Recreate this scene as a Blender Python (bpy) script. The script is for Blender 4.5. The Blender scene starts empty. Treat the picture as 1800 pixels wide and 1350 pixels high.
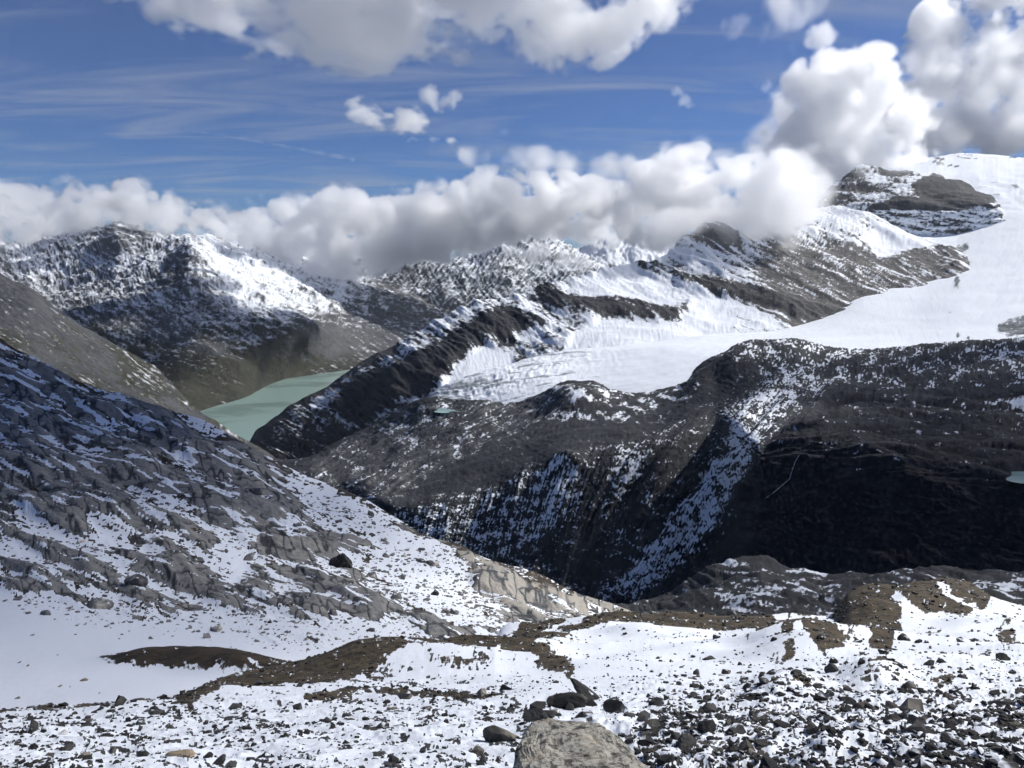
import bpy, bmesh, math, time
import numpy as np
from mathutils import Vector
T0 = time.time()
sc = bpy.context.scene
COL = sc.collection
PREVIEW = 1.0            # mesh density factor

# ---------------------------------------------------------------- camera
FPX, CXP, CYP = 1352.0, 900.0, 675.0          # focal length and centre for an 1800 x 1350 frame
PITCH = math.radians(9.86)
cam_d = bpy.data.cameras.new('camera')
cam = bpy.data.objects.new('camera', cam_d)
COL.objects.link(cam)
cam.location = (0, 0, 0)
cam.rotation_euler = (math.radians(90) - PITCH, 0, 0)
cam_d.sensor_width = 36.0
cam_d.lens = 36.0 * FPX / 1800.0
cam_d.clip_start = 0.1
cam_d.clip_end = 200000
sc.camera = cam

# ---------------------------------------------------------------- sky and sun
SUN_AZ, SUN_EL = math.radians(66), math.radians(40)     # azimuth to the right of the view
SUN = Vector((math.sin(SUN_AZ) * math.cos(SUN_EL), math.cos(SUN_AZ) * math.cos(SUN_EL), math.sin(SUN_EL)))
world = bpy.data.worlds.new('World')
sc.world = world
world.use_nodes = True
wt = world.node_tree
wt.nodes.clear()
WN, WL = wt.nodes.new, wt.links.new
sky = WN('ShaderNodeTexSky')
sky.sky_type = 'NISHITA'
sky.sun_disc = False
sky.sun_elevation = SUN_EL
sky.sun_rotation = SUN_AZ
sky.altitude = 2600
sky.air_density = 1.0
sky.dust_density = 0.0
sky.ozone_density = 5.0
wbg = WN('ShaderNodeBackground')
wbg.inputs['Strength'].default_value = 0.054
wout = WN('ShaderNodeOutputWorld')
# thin cirrus: noise on the plane of a high cloud deck, stretched along the wind
geo = WN('ShaderNodeTexCoord')
sep = WN('ShaderNodeSeparateXYZ'); WL(geo.outputs['Generated'], sep.inputs[0])
zc = WN('ShaderNodeMath'); zc.operation = 'MAXIMUM'; zc.inputs[1].default_value = 0.02; WL(sep.outputs['Z'], zc.inputs[0])
zo = WN('ShaderNodeMath'); zo.operation = 'ADD'; zo.inputs[1].default_value = 0.10; WL(zc.outputs[0], zo.inputs[0])
dx = WN('ShaderNodeMath'); dx.operation = 'DIVIDE'; WL(sep.outputs['X'], dx.inputs[0]); WL(zo.outputs[0], dx.inputs[1])
dy = WN('ShaderNodeMath'); dy.operation = 'DIVIDE'; WL(sep.outputs['Y'], dy.inputs[0]); WL(zo.outputs[0], dy.inputs[1])
cmb = WN('ShaderNodeCombineXYZ'); WL(dx.outputs[0], cmb.inputs[0]); WL(dy.outputs[0], cmb.inputs[1])
mp = WN('ShaderNodeMapping'); mp.inputs['Rotation'].default_value = (0, 0, math.radians(-9)); mp.inputs['Scale'].default_value = (0.34, 1.0, 1.0); WL(cmb.outputs[0], mp.inputs[0])
n1 = WN('ShaderNodeTexNoise'); n1.inputs['Scale'].default_value = 2.1; n1.inputs['Detail'].default_value = 7; n1.inputs['Roughness'].default_value = 0.55; n1.inputs['Distortion'].default_value = 1.6; WL(mp.outputs[0], n1.inputs['Vector'])
r1 = WN('ShaderNodeMapRange'); r1.interpolation_type = 'SMOOTHSTEP'; r1.inputs['From Min'].default_value = 0.40; r1.inputs['From Max'].default_value = 0.80; r1.inputs['To Max'].default_value = 0.62; WL(n1.outputs['Fac'], r1.inputs['Value'])
mixc = WN('ShaderNodeMix'); mixc.data_type = 'RGBA'
tint = WN('ShaderNodeMix'); tint.data_type = 'RGBA'; tint.blend_type = 'MULTIPLY'; tint.inputs['Factor'].default_value = 1.0; tint.inputs['B'].default_value = (0.70, 0.90, 1.27, 1)   # deep blue mountain air
WL(sky.outputs[0], tint.inputs['A'])
WL(r1.outputs[0], mixc.inputs['Factor']); WL(tint.outputs['Result'], mixc.inputs['A']); mixc.inputs['B'].default_value = (5.6, 6.4, 8.0, 1)
WL(mixc.outputs['Result'], wbg.inputs['Color'])
WL(wbg.outputs[0], wout.inputs['Surface'])

sun_d = bpy.data.lights.new('sun', 'SUN')
sun_d.energy = 5.0
sun_d.angle = math.radians(0.53)
sun_d.color = (1.0, 0.975, 0.94)
sun_o = bpy.data.objects.new('sun', sun_d)
COL.objects.link(sun_o)
sun_o.rotation_euler = SUN.to_track_quat('Z', 'Y').to_euler()

sc.view_settings.view_transform = 'Standard'
sc.view_settings.look = 'None'
sc.view_settings.gamma = 1
sc.view_settings.use_curve_mapping = False
sc.view_settings.exposure = 0.08
cy = sc.cycles
cy.use_denoising = True
cy.max_bounces = 24
cy.diffuse_bounces = 3
cy.glossy_bounces = 2
cy.volume_bounces = 16
cy.transparent_max_bounces = 64
cy.volume_step_rate = 8.0
cy.use_adaptive_sampling = True
cy.adaptive_threshold = 0.05
cy.adaptive_min_samples = 12
cy.volume_max_steps = 256

# ---------------------------------------------------------------- numeric helpers
PERM = np.random.default_rng(7).permutation(1024).astype(np.int32)
PERM = np.concatenate([PERM, PERM, PERM[:8]])
GRAD = np.random.default_rng(8).normal(size=(1024, 3)).astype(np.float32)
GRAD /= np.linalg.norm(GRAD, axis=1, keepdims=True)

from concurrent.futures import ThreadPoolExecutor
POOL = ThreadPoolExecutor(4)
GX, GY, GZ = [np.ascontiguousarray(GRAD[:, k]) for k in range(3)]
def _noise_chunk(args):
    x, y, z, out = args
    xi, yi, zi = np.floor(x).astype(np.int32), np.floor(y).astype(np.int32), np.floor(z).astype(np.int32)
    xf, yf, zf = x - xi, y - yi, z - zi
    u, v, w = [f * f * f * (f * (f * 6 - 15) + 10) for f in (xf, yf, zf)]
    xa, ya, za = xi & 1023, yi & 1023, zi & 1023
    yb, zb = (yi + 1) & 1023, (zi + 1) & 1023
    p0, p1 = PERM.take(xa), PERM.take((xi + 1) & 1023)
    q = (PERM.take(p0 + ya), PERM.take(p1 + ya), PERM.take(p0 + yb), PERM.take(p1 + yb))
    def g(i, zz, a, b, c):
        h = PERM.take(q[i] + zz)
        r = GX.take(h) * (xf - a); r += GY.take(h) * (yf - b); r += GZ.take(h) * (zf - c)
        return r
    r = []
    for zz, c in ((za, 0), (zb, 1)):
        a = g(0, zz, 0, 0, c); a += u * (g(1, zz, 1, 0, c) - a)
        b = g(2, zz, 0, 1, c); b += u * (g(3, zz, 1, 1, c) - b)
        a += v * (b - a); r.append(a)
    out[:] = (r[0] + w * (r[1] - r[0])) * np.float32(1.6)

def noise3(x, y, z):
    """gradient noise, about -1..1"""
    x, y, z = np.broadcast_arrays(*[np.asarray(a, np.float32) for a in (x, y, z)])
    sh = x.shape
    x, y, z = x.ravel(), y.ravel(), z.ravel()
    out = np.empty(x.size, np.float32)
    st = 16384
    list(POOL.map(_noise_chunk, [(x[i:i+st], y[i:i+st], z[i:i+st], out[i:i+st]) for i in range(0, x.size, st)]))
    return out.reshape(sh)

def _noise2_chunk(args):
    x, y, sd, out = args
    xi, yi = np.floor(x).astype(np.int32), np.floor(y).astype(np.int32)
    xf, yf = x - xi, y - yi
    u, v = [f * f * f * (f * (f * 6 - 15) + 10) for f in (xf, yf)]
    p0, p1 = PERM.take((xi + sd) & 1023), PERM.take((xi + 1 + sd) & 1023)
    ya, yb = yi & 1023, (yi + 1) & 1023
    def g(p, yy, a, b):
        h = PERM.take(p + yy)
        r = G2X.take(h) * (xf - a); r += G2Y.take(h) * (yf - b)
        return r
    a = g(p0, ya, 0, 0); a += u * (g(p1, ya, 1, 0) - a)
    b = g(p0, yb, 0, 1); b += u * (g(p1, yb, 1, 1) - b)
    out[:] = (a + v * (b - a)) * np.float32(1.5)
_ang = np.random.default_rng(9).uniform(0, 2 * math.pi, 1024)
G2X, G2Y = np.cos(_ang).astype(np.float32), np.sin(_ang).astype(np.float32)
def noise2(x, y, seed):
    sh = x.shape
    x, y = x.ravel(), y.ravel()
    out = np.empty(x.size, np.float32)
    st = 16384
    list(POOL.map(_noise2_chunk, [(x[i:i+st], y[i:i+st], int(seed * 131) & 1023, out[i:i+st]) for i in range(0, x.size, st)]))
    return out.reshape(sh)

def fbm(P, scale, octv=4, gain=0.5, lac=2.07, kind='fbm', off=0.0):
    a, s, tot, out = 1.0, 1.0 / scale, 0.0, 0.0
    for o in range(octv):
        n = noise3(P[..., 0] * s + 11.3 * o + off, P[..., 1] * s + 5.7 * o, P[..., 2] * s + 3.1 * o)
        if kind == 'ridge': n = 1 - 2 * np.abs(n)
        elif kind == 'billow': n = 2 * np.abs(n) - 1
        out = out + a * n
        tot += a; a *= gain; s *= lac
    return out / tot

def sstep(a, b, x):
    t = np.clip((x - a) / (b - a), 0, 1)
    return t * t * (3 - 2 * t)

def pchip(xk, yk, x):
    xk = np.asarray(xk, float); yk = np.asarray(yk, float)
    h = np.diff(xk); dl = np.diff(yk) / h
    m = np.zeros_like(yk)
    if len(xk) > 2:
        ok = dl[:-1] * dl[1:] > 0
        w1, w2 = 2 * h[1:] + h[:-1], h[1:] + 2 * h[:-1]
        with np.errstate(divide='ignore', invalid='ignore'):
            hm = (w1 + w2) / (w1 / dl[:-1] + w2 / dl[1:])
        m[1:-1] = np.where(ok, hm, 0)
    m[0], m[-1] = dl[0], dl[-1]
    i = np.clip(np.searchsorted(xk, x) - 1, 0, len(xk) - 2)
    t = (x - xk[i]) / h[i]
    t = np.clip(t, 0, 1)
    return ((2*t**3 - 3*t**2 + 1) * yk[i] + (t**3 - 2*t**2 + t) * h[i] * m[i] + (-2*t**3 + 3*t**2) * yk[i+1] + (t**3 - t**2) * h[i] * m[i+1])

CP, SP = math.cos(PITCH), math.sin(PITCH)
def unproject(x, y, d):
    """the place that shows at photograph pixel (x, y) when it stands d metres ahead"""
    u, v = (np.asarray(x) - CXP) / FPX, -(np.asarray(y) - CYP) / FPX
    dy_, dz_ = CP + v * SP, -SP + v * CP
    k = d / dy_
    return np.stack([u * k, d + 0 * k, dz_ * k], -1)

def project(P):
    fx, fy, fz = P[..., 0], P[..., 1], P[..., 2]
    dep = fy * CP - fz * SP
    up = fy * SP + fz * CP
    return CXP + FPX * fx / dep, CYP - FPX * up / dep

def coarse(fn, k=4):
    """evaluate a soft mask on every k-th column and row and interpolate"""
    def w(X, Y, *args, **kw):
        if X.ndim != 2 or X.size < 40000: return fn(X, Y, *args, **kw)
        iu = np.unique(np.append(np.arange(0, X.shape[0], k), X.shape[0] - 1)); iv = np.unique(np.append(np.arange(0, X.shape[1], k), X.shape[1] - 1))
        m = fn(X[np.ix_(iu, iv)], Y[np.ix_(iu, iv)], *args, **kw).astype(np.float32)
        def up(m, idx, n):
            j = np.clip(np.searchsorted(idx, np.arange(n), side='right') - 1, 0, len(idx) - 2)
            f = ((np.arange(n) - idx[j]) / (idx[j + 1] - idx[j])).astype(np.float32)[:, None]
            return m[j] * (1 - f) + m[j + 1] * f
        return up(up(m, iu, X.shape[0]).T, iv, X.shape[1]).T
    return w

@coarse
def blob(X, Y, x, y, rx, ry, rot=0.0, p=1.0):
    a = math.radians(rot)
    dx_, dy_ = X - x, Y - y
    q = ((dx_ * math.cos(a) + dy_ * math.sin(a)) / rx) ** 2 + ((-dx_ * math.sin(a) + dy_ * math.cos(a)) / ry) ** 2
    return np.exp(-q ** p)

@coarse
def inpoly(X, Y, poly, soft=10):
    """soft 0..1 mask of a closed outline"""
    ins = np.zeros(X.shape, bool)
    dist = np.full(X.shape, 1e9, np.float32)
    n = len(poly)
    for i in range(n):
        (x1, y1), (x2, y2) = poly[i], poly[(i + 1) % n]
        c = ((y1 > Y) != (y2 > Y))
        if y1 != y2:
            c &= X < (x2 - x1) * (Y - y1) / (y2 - y1) + x1
        ins ^= c
        ex, ey = x2 - x1, y2 - y1
        t = np.clip(((X - x1) * ex + (Y - y1) * ey) / (ex * ex + ey * ey), 0, 1)
        dist = np.minimum(dist, np.hypot(X - x1 - t * ex, Y - y1 - t * ey))
    s = np.where(ins, dist, -dist)
    return sstep(-soft, soft, s)

@coarse
def lineband(X, Y, pts, w):
    d = np.full(X.shape, 1e9, np.float32)
    for (x1, y1), (x2, y2) in zip(pts[:-1], pts[1:]):
        ex, ey = x2 - x1, y2 - y1
        t = np.clip(((X - x1) * ex + (Y - y1) * ey) / (ex * ex + ey * ey), 0, 1)
        d = np.minimum(d, np.hypot(X - x1 - t * ex, Y - y1 - t * ey))
    return np.exp(-(d / w) ** 2)

def frame_of(d, n=(0, 0, 1)):
    """axes of a bedding direction: along it, across it, out of the bed"""
    d = np.array(d, float); d /= np.linalg.norm(d)
    n = np.array(n, float); n -= d * (n @ d); n /= np.linalg.norm(n)
    return np.stack([d, np.cross(n, d), n], 1)
def stretched(P, d, elong, n=(0, 0, 1), flat_=1.0):
    Q = P @ frame_of(d, n)
    return Q * np.array([1.0 / elong, 1.0, flat_])

def phase(P, n, thick, warp):
    """where in its bed a point lies, 0..1, and a number for the bed"""
    s = (P @ np.asarray(n, float)) / thick + warp
    i = np.floor(s)
    return (s - i).astype(np.float32), ((np.sin(i * 12.9898) * 43758.5453) % 1.0).astype(np.float32)

def normals(P):
    du = np.gradient(P, axis=0); dv = np.gradient(P, axis=1)
    n = np.cross(du, dv)
    n /= np.linalg.norm(n, axis=-1, keepdims=True) + 1e-12
    n *= np.where(n[..., 2:3] < 0, -1, 1)
    return n.astype(np.float32)

def blur(a, k=1):
    for _ in range(k):
        b = np.pad(a, 1, mode='edge')
        a = (b[:-2, 1:-1] + b[2:, 1:-1] + b[1:-1, :-2] + b[1:-1, 2:] + 2 * b[1:-1, 1:-1]) / 6
    return a

# ---------------------------------------------------------------- materials
def new_mat(name):
    m = bpy.data.materials.new(name)
    m.use_nodes = True
    m.node_tree.nodes.clear()
    return m, m.node_tree.nodes.new, m.node_tree.links.new

def ground_mat(name, scale, dark, mid, light, vegc=(0.045, 0.04, 0.02), vegc2=(0.07, 0.05, 0.028), snow_noise=0.5, bump=0.5, streak=(1, 1, 1), rot=(0, 0, 0), rough=0.85, snowc=(0.80, 0.83, 0.87), cracks=0.0, crack_rot=0.0, soft=0.06, snow_bump=0.15):
    """rock, turf and snow; which one lies where is stored on the terrain itself (snow, tone, veg)"""
    m, N, L = new_mat(name)
    out = N('ShaderNodeOutputMaterial'); bs = N('ShaderNodeBsdfPrincipled'); L(bs.outputs[0], out.inputs['Surface'])
    tc = N('ShaderNodeTexCoord')
    mp = N('ShaderNodeMapping'); mp.inputs['Scale'].default_value = [s / scale for s in streak]; mp.inputs['Rotation'].default_value = rot
    L(tc.outputs['Object'], mp.inputs[0])
    def attr(n):
        a = N('ShaderNodeAttribute'); a.attribute_name = n
        return a.outputs['Fac']
    def noise(sc_, det, rough_=0.6):
        n = N('ShaderNodeTexNoise'); n.inputs['Scale'].default_value = sc_; n.inputs['Detail'].default_value = det; n.inputs['Roughness'].default_value = rough_
        L(mp.outputs[0], n.inputs['Vector'])
        return n.outputs['Fac']
    def math_(op, a, b):
        n = N('ShaderNodeMath'); n.operation = op
        for k, v in enumerate((a, b)):
            if isinstance(v, (int, float)): n.inputs[k].default_value = v
            else: L(v, n.inputs[k])
        return n.outputs[0]
    def mix(f, a, b):
        n = N('ShaderNodeMix'); n.data_type = 'RGBA'
        L(f, n.inputs['Factor'])
        for s, v in (('A', a), ('B', b)):
            if isinstance(v, tuple): n.inputs[s].default_value = (*v, 1)
            else: L(v, n.inputs[s])
        return n.outputs['Result']
    fine = noise(1.0, 4, 0.65)
    big = noise(0.13, 3, 0.55)
    # rock tone
    tone = math_('ADD', attr('tone'), math_('MULTIPLY', math_('SUBTRACT', fine, 0.5), 0.9))
    tone = math_('ADD', tone, math_('MULTIPLY', math_('SUBTRACT', big, 0.5), 0.5))
    cr = N('ShaderNodeValToRGB')
    e = cr.color_ramp.elements
    e[0].position, e[0].color = 0.0, (*dark, 1)
    e[1].position, e[1].color = 1.0, (*light, 1)
    k = cr.color_ramp.elements.new(0.5); k.color = (*mid, 1)
    L(tone, cr.inputs[0])
    rockc = cr.outputs[0]
    if cracks:
        cm = N('ShaderNodeMapping'); cm.inputs['Scale'].default_value = (0.55 / cracks, 1.0 / cracks, 1.3 / cracks); cm.inputs['Rotation'].default_value = (0, 0.2, crack_rot); L(tc.outputs['Object'], cm.inputs[0])
        wn = N('ShaderNodeTexNoise'); wn.inputs['Scale'].default_value = 1.1; wn.inputs['Detail'].default_value = 3; L(cm.outputs[0], wn.inputs['Vector'])
        wa = N('ShaderNodeVectorMath'); wa.operation = 'MULTIPLY_ADD'; L(wn.outputs['Color'], wa.inputs[0]); wa.inputs[1].default_value = (1.3, 1.3, 1.3); L(cm.outputs[0], wa.inputs[2])
        vo = N('ShaderNodeTexVoronoi'); vo.feature = 'DISTANCE_TO_EDGE'; vo.inputs['Scale'].default_value = 1.0; L(wa.outputs[0], vo.inputs['Vector'])
        cn = N('ShaderNodeTexNoise'); cn.inputs['Scale'].default_value = 0.45; cn.inputs['Detail'].default_value = 2; L(cm.outputs[0], cn.inputs['Vector'])
        cw = N('ShaderNodeMapRange'); cw.inputs['From Min'].default_value = 0.45; cw.inputs['From Max'].default_value = 0.68; cw.inputs['To Min'].default_value = 0.0; cw.inputs['To Max'].default_value = 0.055; L(cn.outputs['Fac'], cw.inputs['Value'])
        ck = N('ShaderNodeMapRange'); ck.inputs['From Min'].default_value = -0.01; L(math_('ADD', cw.outputs[0], 0.0005), ck.inputs['From Max']); L(vo.outputs['Distance'], ck.inputs['Value'])
        rockc = mix(ck.outputs[0], tuple(v * 0.4 for v in dark), rockc)
    hum = noise(0.32, 5, 0.6)
    vr = N('ShaderNodeMapRange'); vr.inputs['From Min'].default_value = 0.36; vr.inputs['From Max'].default_value = 0.66; L(math_('MULTIPLY', math_('ADD', fine, hum), 0.5), vr.inputs['Value'])
    vegn = mix(vr.outputs[0], vegc, vegc2)
    vf = N('ShaderNodeMapRange'); vf.interpolation_type = 'SMOOTHSTEP'; vf.inputs['From Min'].default_value = 0.40; vf.inputs['From Max'].default_value = 0.62
    L(math_('ADD', attr('veg'), math_('MULTIPLY', math_('SUBTRACT', fine, 0.5), 0.8)), vf.inputs['Value'])
    base = mix(vf.outputs[0], rockc, vegn)
    sf = N('ShaderNodeMapRange'); sf.interpolation_type = 'SMOOTHSTEP'; sf.inputs['From Min'].default_value = 0.5 - soft; sf.inputs['From Max'].default_value = 0.5 + soft
    L(math_('ADD', attr('snow'), math_('MULTIPLY', math_('SUBTRACT', fine, 0.5), snow_noise)), sf.inputs['Value'])
    col = mix(sf.outputs[0], base, snowc)
    L(col, bs.inputs['Base Color'])
    rg = N('ShaderNodeMapRange'); rg.inputs['To Min'].default_value = rough; rg.inputs['To Max'].default_value = 0.6; L(sf.outputs[0], rg.inputs['Value']); L(rg.outputs[0], bs.inputs['Roughness'])
    bs.inputs['Specular IOR Level'].default_value = 0.25
    bp = N('ShaderNodeBump'); bp.inputs['Distance'].default_value = scale * 0.35
    bst = N('ShaderNodeMapRange'); bst.inputs['To Min'].default_value = bump; bst.inputs['To Max'].default_value = bump * snow_bump; L(sf.outputs[0], bst.inputs['Value'])
    L(bst.outputs[0], bp.inputs['Strength'])
    L(fine, bp.inputs['Height']); L(bp.outputs[0], bs.inputs['Normal'])
    return m

# ---------------------------------------------------------------- terrain sheets
SHEETS = {}
def tag(o, label=None, cat=None, group=None, kind=None):
    for k, v in (('label', label), ('category', cat), ('group', group), ('kind', kind)):
        if v: o[k] = v
    return o

def grid_object(name, P, attrs, mat, smooth=True, parent=None):
    nu, nv = P.shape[:2]
    me = bpy.data.meshes.new(name)
    idx = np.arange(nu * nv, dtype=np.int32).reshape(nu, nv)
    q = np.stack([idx[:-1, :-1], idx[1:, :-1], idx[1:, 1:], idx[:-1, 1:]], -1).reshape(-1)
    nf = (nu - 1) * (nv - 1)
    me.vertices.add(nu * nv); me.vertices.foreach_set('co', P.astype(np.float32).reshape(-1))
    me.loops.add(nf * 4); me.loops.foreach_set('vertex_index', q)
    me.polygons.add(nf); me.polygons.foreach_set('loop_start', np.arange(0, nf * 4, 4, dtype=np.int32))
    me.polygons.foreach_set('use_smooth', np.full(nf, smooth))
    for k, a in attrs.items():
        at = me.attributes.new(k, 'FLOAT', 'POINT')
        at.data.foreach_set('value', np.ascontiguousarray(np.broadcast_to(a, (nu, nv)), np.float32).reshape(-1))
    me.update(calc_edges=True)
    me.materials.append(mat)
    o = bpy.data.objects.new(name, me)
    COL.objects.link(o)
    o.parent = parent
    return o

def sheet(name, rows, xr, mat, shape, paint, dens=1.0, back=(6, 0.03, 0.9), smooth=True, label=None, kind='structure', cat=None, lines=1.0):
    """terrain between crest lines: each row is a line of the land given as (column, line, metres ahead)"""
    dens *= PREVIEW
    xs = [np.arange(max(xr[0], -70), min(xr[1], 1870), 1 / (0.569 * dens))]         # fine where the photograph looks, coarser beside it
    if xr[0] < -70: xs.insert(0, np.arange(xr[0], -70, 4 / dens))
    if xr[1] > 1870: xs.append(np.arange(xs[-1][-1] + 4 / dens, xr[1], 4 / dens))
    xs = np.concatenate(xs)
    ys = np.stack([pchip([p[0] for p in r], [p[1] for p in r], xs) for r in rows], 1)
    ds = np.stack([pchip([p[0] for p in r], [math.log(p[2]) for p in r], xs) for r in rows], 1)
    nr = len(rows)
    seg = np.abs(np.diff(ys, axis=1)).mean(0) * 0.569 * dens * lines
    ts = np.concatenate([np.linspace(k, k + 1, max(6, int(seg[k])), endpoint=False) for k in range(nr - 1)] + [[nr - 1.0]])
    # monotone interpolation from row to row, all columns at once
    def rowinterp(A):
        dl = np.diff(A, axis=1)
        m = np.zeros_like(A)
        with np.errstate(divide='ignore', invalid='ignore'):
            hm = 2 * dl[:, :-1] * dl[:, 1:] / (dl[:, :-1] + dl[:, 1:])
        m[:, 1:-1] = np.where(dl[:, :-1] * dl[:, 1:] > 0, hm, 0)
        m[:, 0], m[:, -1] = dl[:, 0], dl[:, -1]
        i = np.clip(ts.astype(int), 0, nr - 2); t = ts - i
        return (2*t**3 - 3*t**2 + 1) * A[:, i] + (t**3 - 2*t**2 + t) * m[:, i] + (-2*t**3 + 3*t**2) * A[:, i+1] + (t**3 - t**2) * m[:, i+1]
    Y = rowinterp(ys); D = np.exp(rowinterp(ds))
    X = np.broadcast_to(xs[:, None], Y.shape)
    P = unproject(X, Y, D)
    TT = np.broadcast_to(ts[None], Y.shape)
    nb, L, drop = back
    if nb:
        last = P[:, -1:]; dirh = last * np.array([1, 1, 0]); rng_ = np.linalg.norm(dirh, axis=-1, keepdims=True)
        j = (np.arange(1, nb + 1) / nb)[None, :, None]
        B = last + dirh * j * L * 3 + np.array([0, 0, -1.0]) * (rng_ * L * 3 * drop) * j ** 1.3
        P = np.concatenate([P, B], 1)
        pad = lambda A: np.concatenate([A, np.repeat(A[:, -1:], nb, 1)], 1)
        X, Y, D, TT = pad(X), pad(Y), pad(D), pad(TT)
    P = P.astype(np.float64)
    c = dict(P=P, X=X.astype(np.float32), Y=Y.astype(np.float32), D=D.astype(np.float32), T=TT.astype(np.float32), N=normals(P))
    P2 = shape(c) if shape else P
    c['P0'] = P; c['P'] = P2; c['N'] = normals(P2)
    attrs = paint(c)
    o = grid_object(name, P2, attrs, mat, smooth)
    tag(o, label, cat, None, kind)
    c['attrs'] = attrs
    SHEETS[name] = c
    print('%-22s %8d verts  %.1fs' % (name, P2.shape[0] * P2.shape[1], time.time() - T0))
    return o

def pn(c, ang, lx, ly, octv=3, gain=0.55, kind='fbm', seed=0.0):
    """grain of a terrain in its own sheet coordinates: features lx by ly, turned by ang degrees"""
    a = math.radians(ang); X, Y = c['X'], c['Y']
    u, v = ((X * math.cos(a) + Y * math.sin(a)) / lx).astype(np.float32), ((-X * math.sin(a) + Y * math.cos(a)) / ly).astype(np.float32)
    amp, tot, out = 1.0, 0.0, 0.0
    for o in range(octv):
        k = np.float32(2.07 ** o)
        n = noise2(u * k + np.float32(11.3 * o + seed * 17.3), v * k + np.float32(5.7 * o), seed + o)
        if kind == 'ridge': n = 1 - 2 * np.abs(n)
        elif kind == 'billow': n = 2 * np.abs(n) - 1
        out = out + np.float32(amp) * n
        tot += amp; amp *= gain
    return out / np.float32(tot)

def along(c, amount, vert=0.5):
    """push the land out along its normal, partly straight up"""
    n = c['N'] * (1 - vert); n = n + np.array([0, 0, vert], np.float32)
    return c['P'] + n * amount[..., None]

def ledges(P, n, thick, sharp=0.25, warp=None, seed=0.0):
    """stepped beds: 0..1 saw along the direction n, each bed with a blunt nose"""
    s = (P @ np.asarray(n, float)) / thick
    if warp is not None: s = s + warp
    i = np.floor(s); f = s - i
    h = np.where(f < 1 - sharp, f / (1 - sharp), (1 - f) / sharp)
    w = (np.sin(i * 12.9898 + seed) * 43758.5453) % 1.0
    return h * (0.35 + 0.65 * w)

ROCK_D, ROCK_M, ROCK_L = (0.022, 0.024, 0.028), (0.085, 0.086, 0.088), (0.22, 0.215, 0.205)
M_near = ground_mat('near_ground', 0.5, (0.02, 0.02, 0.021), (0.07, 0.068, 0.064), (0.2, 0.19, 0.17), (0.010, 0.008, 0.006), (0.115, 0.088, 0.052), 0.6, 0.9, snow_bump=0.4)
M_hill = ground_mat('hillside_rock', 2.2, (0.040, 0.041, 0.041), (0.17, 0.17, 0.165), (0.36, 0.33, 0.28), (0.014, 0.013, 0.009), (0.070, 0.050, 0.030), 0.45, 0.7, soft=0.05)
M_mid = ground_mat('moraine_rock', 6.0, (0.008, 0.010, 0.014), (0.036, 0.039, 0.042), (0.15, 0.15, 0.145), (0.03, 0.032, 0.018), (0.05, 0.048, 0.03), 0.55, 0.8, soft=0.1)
M_slab = ground_mat('polished_slab', 3.0, (0.018, 0.02, 0.022), (0.06, 0.061, 0.06), (0.17, 0.165, 0.15), (0.03, 0.03, 0.016), (0.05, 0.045, 0.026), 0.5, 0.6)
M_spur = ground_mat('spur_rock', 12.0, (0.016, 0.018, 0.022), (0.07, 0.068, 0.066), (0.19, 0.175, 0.155), (0.04, 0.04, 0.025), (0.06, 0.055, 0.035), 0.5, 0.8, soft=0.13)
M_ice = ground_mat('glacier_ice', 18.0, (0.05, 0.055, 0.06), (0.30, 0.33, 0.35), (0.46, 0.52, 0.55), snow_noise=0.3, bump=0.3, soft=0.22)
M_far = ground_mat('far_rock', 28.0, (0.03, 0.034, 0.04), (0.085, 0.086, 0.088), (0.18, 0.17, 0.155), (0.016, 0.018, 0.012), (0.046, 0.043, 0.027), 0.4, 0.8, soft=0.24)

# ---- the foreground, from the photographer's feet to the turf mounds
def k_shape(c):
    P, X, Y, D = c['P'], c['X'], c['Y'], c['D']
    far = sstep(20, 60, D)
    m = D / FPX
    a = fbm(P, 9.0, 2) * (0.35 + 0.7 * far) + fbm(P, 2.2, 2) * 0.12 * (1 - far) + fbm(P, 0.8, 2) * 0.05 * (1 - sstep(12, 25, D))
    a = a + (fbm(P, 22.0, 2, kind='ridge') * 1.3) * far
    stony = inpoly(X, Y, [(1000, 1400), (900, 1290), (1150, 1215), (1500, 1200), (2300, 1150), (2300, 1500)], 60)
    stony = np.maximum(stony, 0.45 * inpoly(X, Y, [(-400, 1265), (350, 1240), (700, 1200), (1000, 1230), (1000, 1420), (-400, 1420)], 30))
    a = a + stony * (np.maximum(fbm(P, 0.9, 3, kind='ridge'), 0) * 0.22 + fbm(P, 0.3, 2) * 0.05)
    c['stony'] = stony
    for x, y, rx, ry, h in ((1540, 1075, 70, 30, 2.6), (1640, 1052, 60, 22, 1.5), (1400, 1140, 80, 25, 1.6), (1540, 1195, 55, 18, 0.8), (1380, 1215, 60, 20, 0.7), (650, 1165, 120, 14, 0.5), (960, 1150, 60, 16, 0.8)):
        a = a + blob(X, Y, x, y, rx, ry) * h
    a = a + m * pn(c, 4, 34, 9, 4, 0.6, 'ridge', 3.) * (1.2 - 0.5 * far)
    return along(c, a, 0.7)
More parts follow.
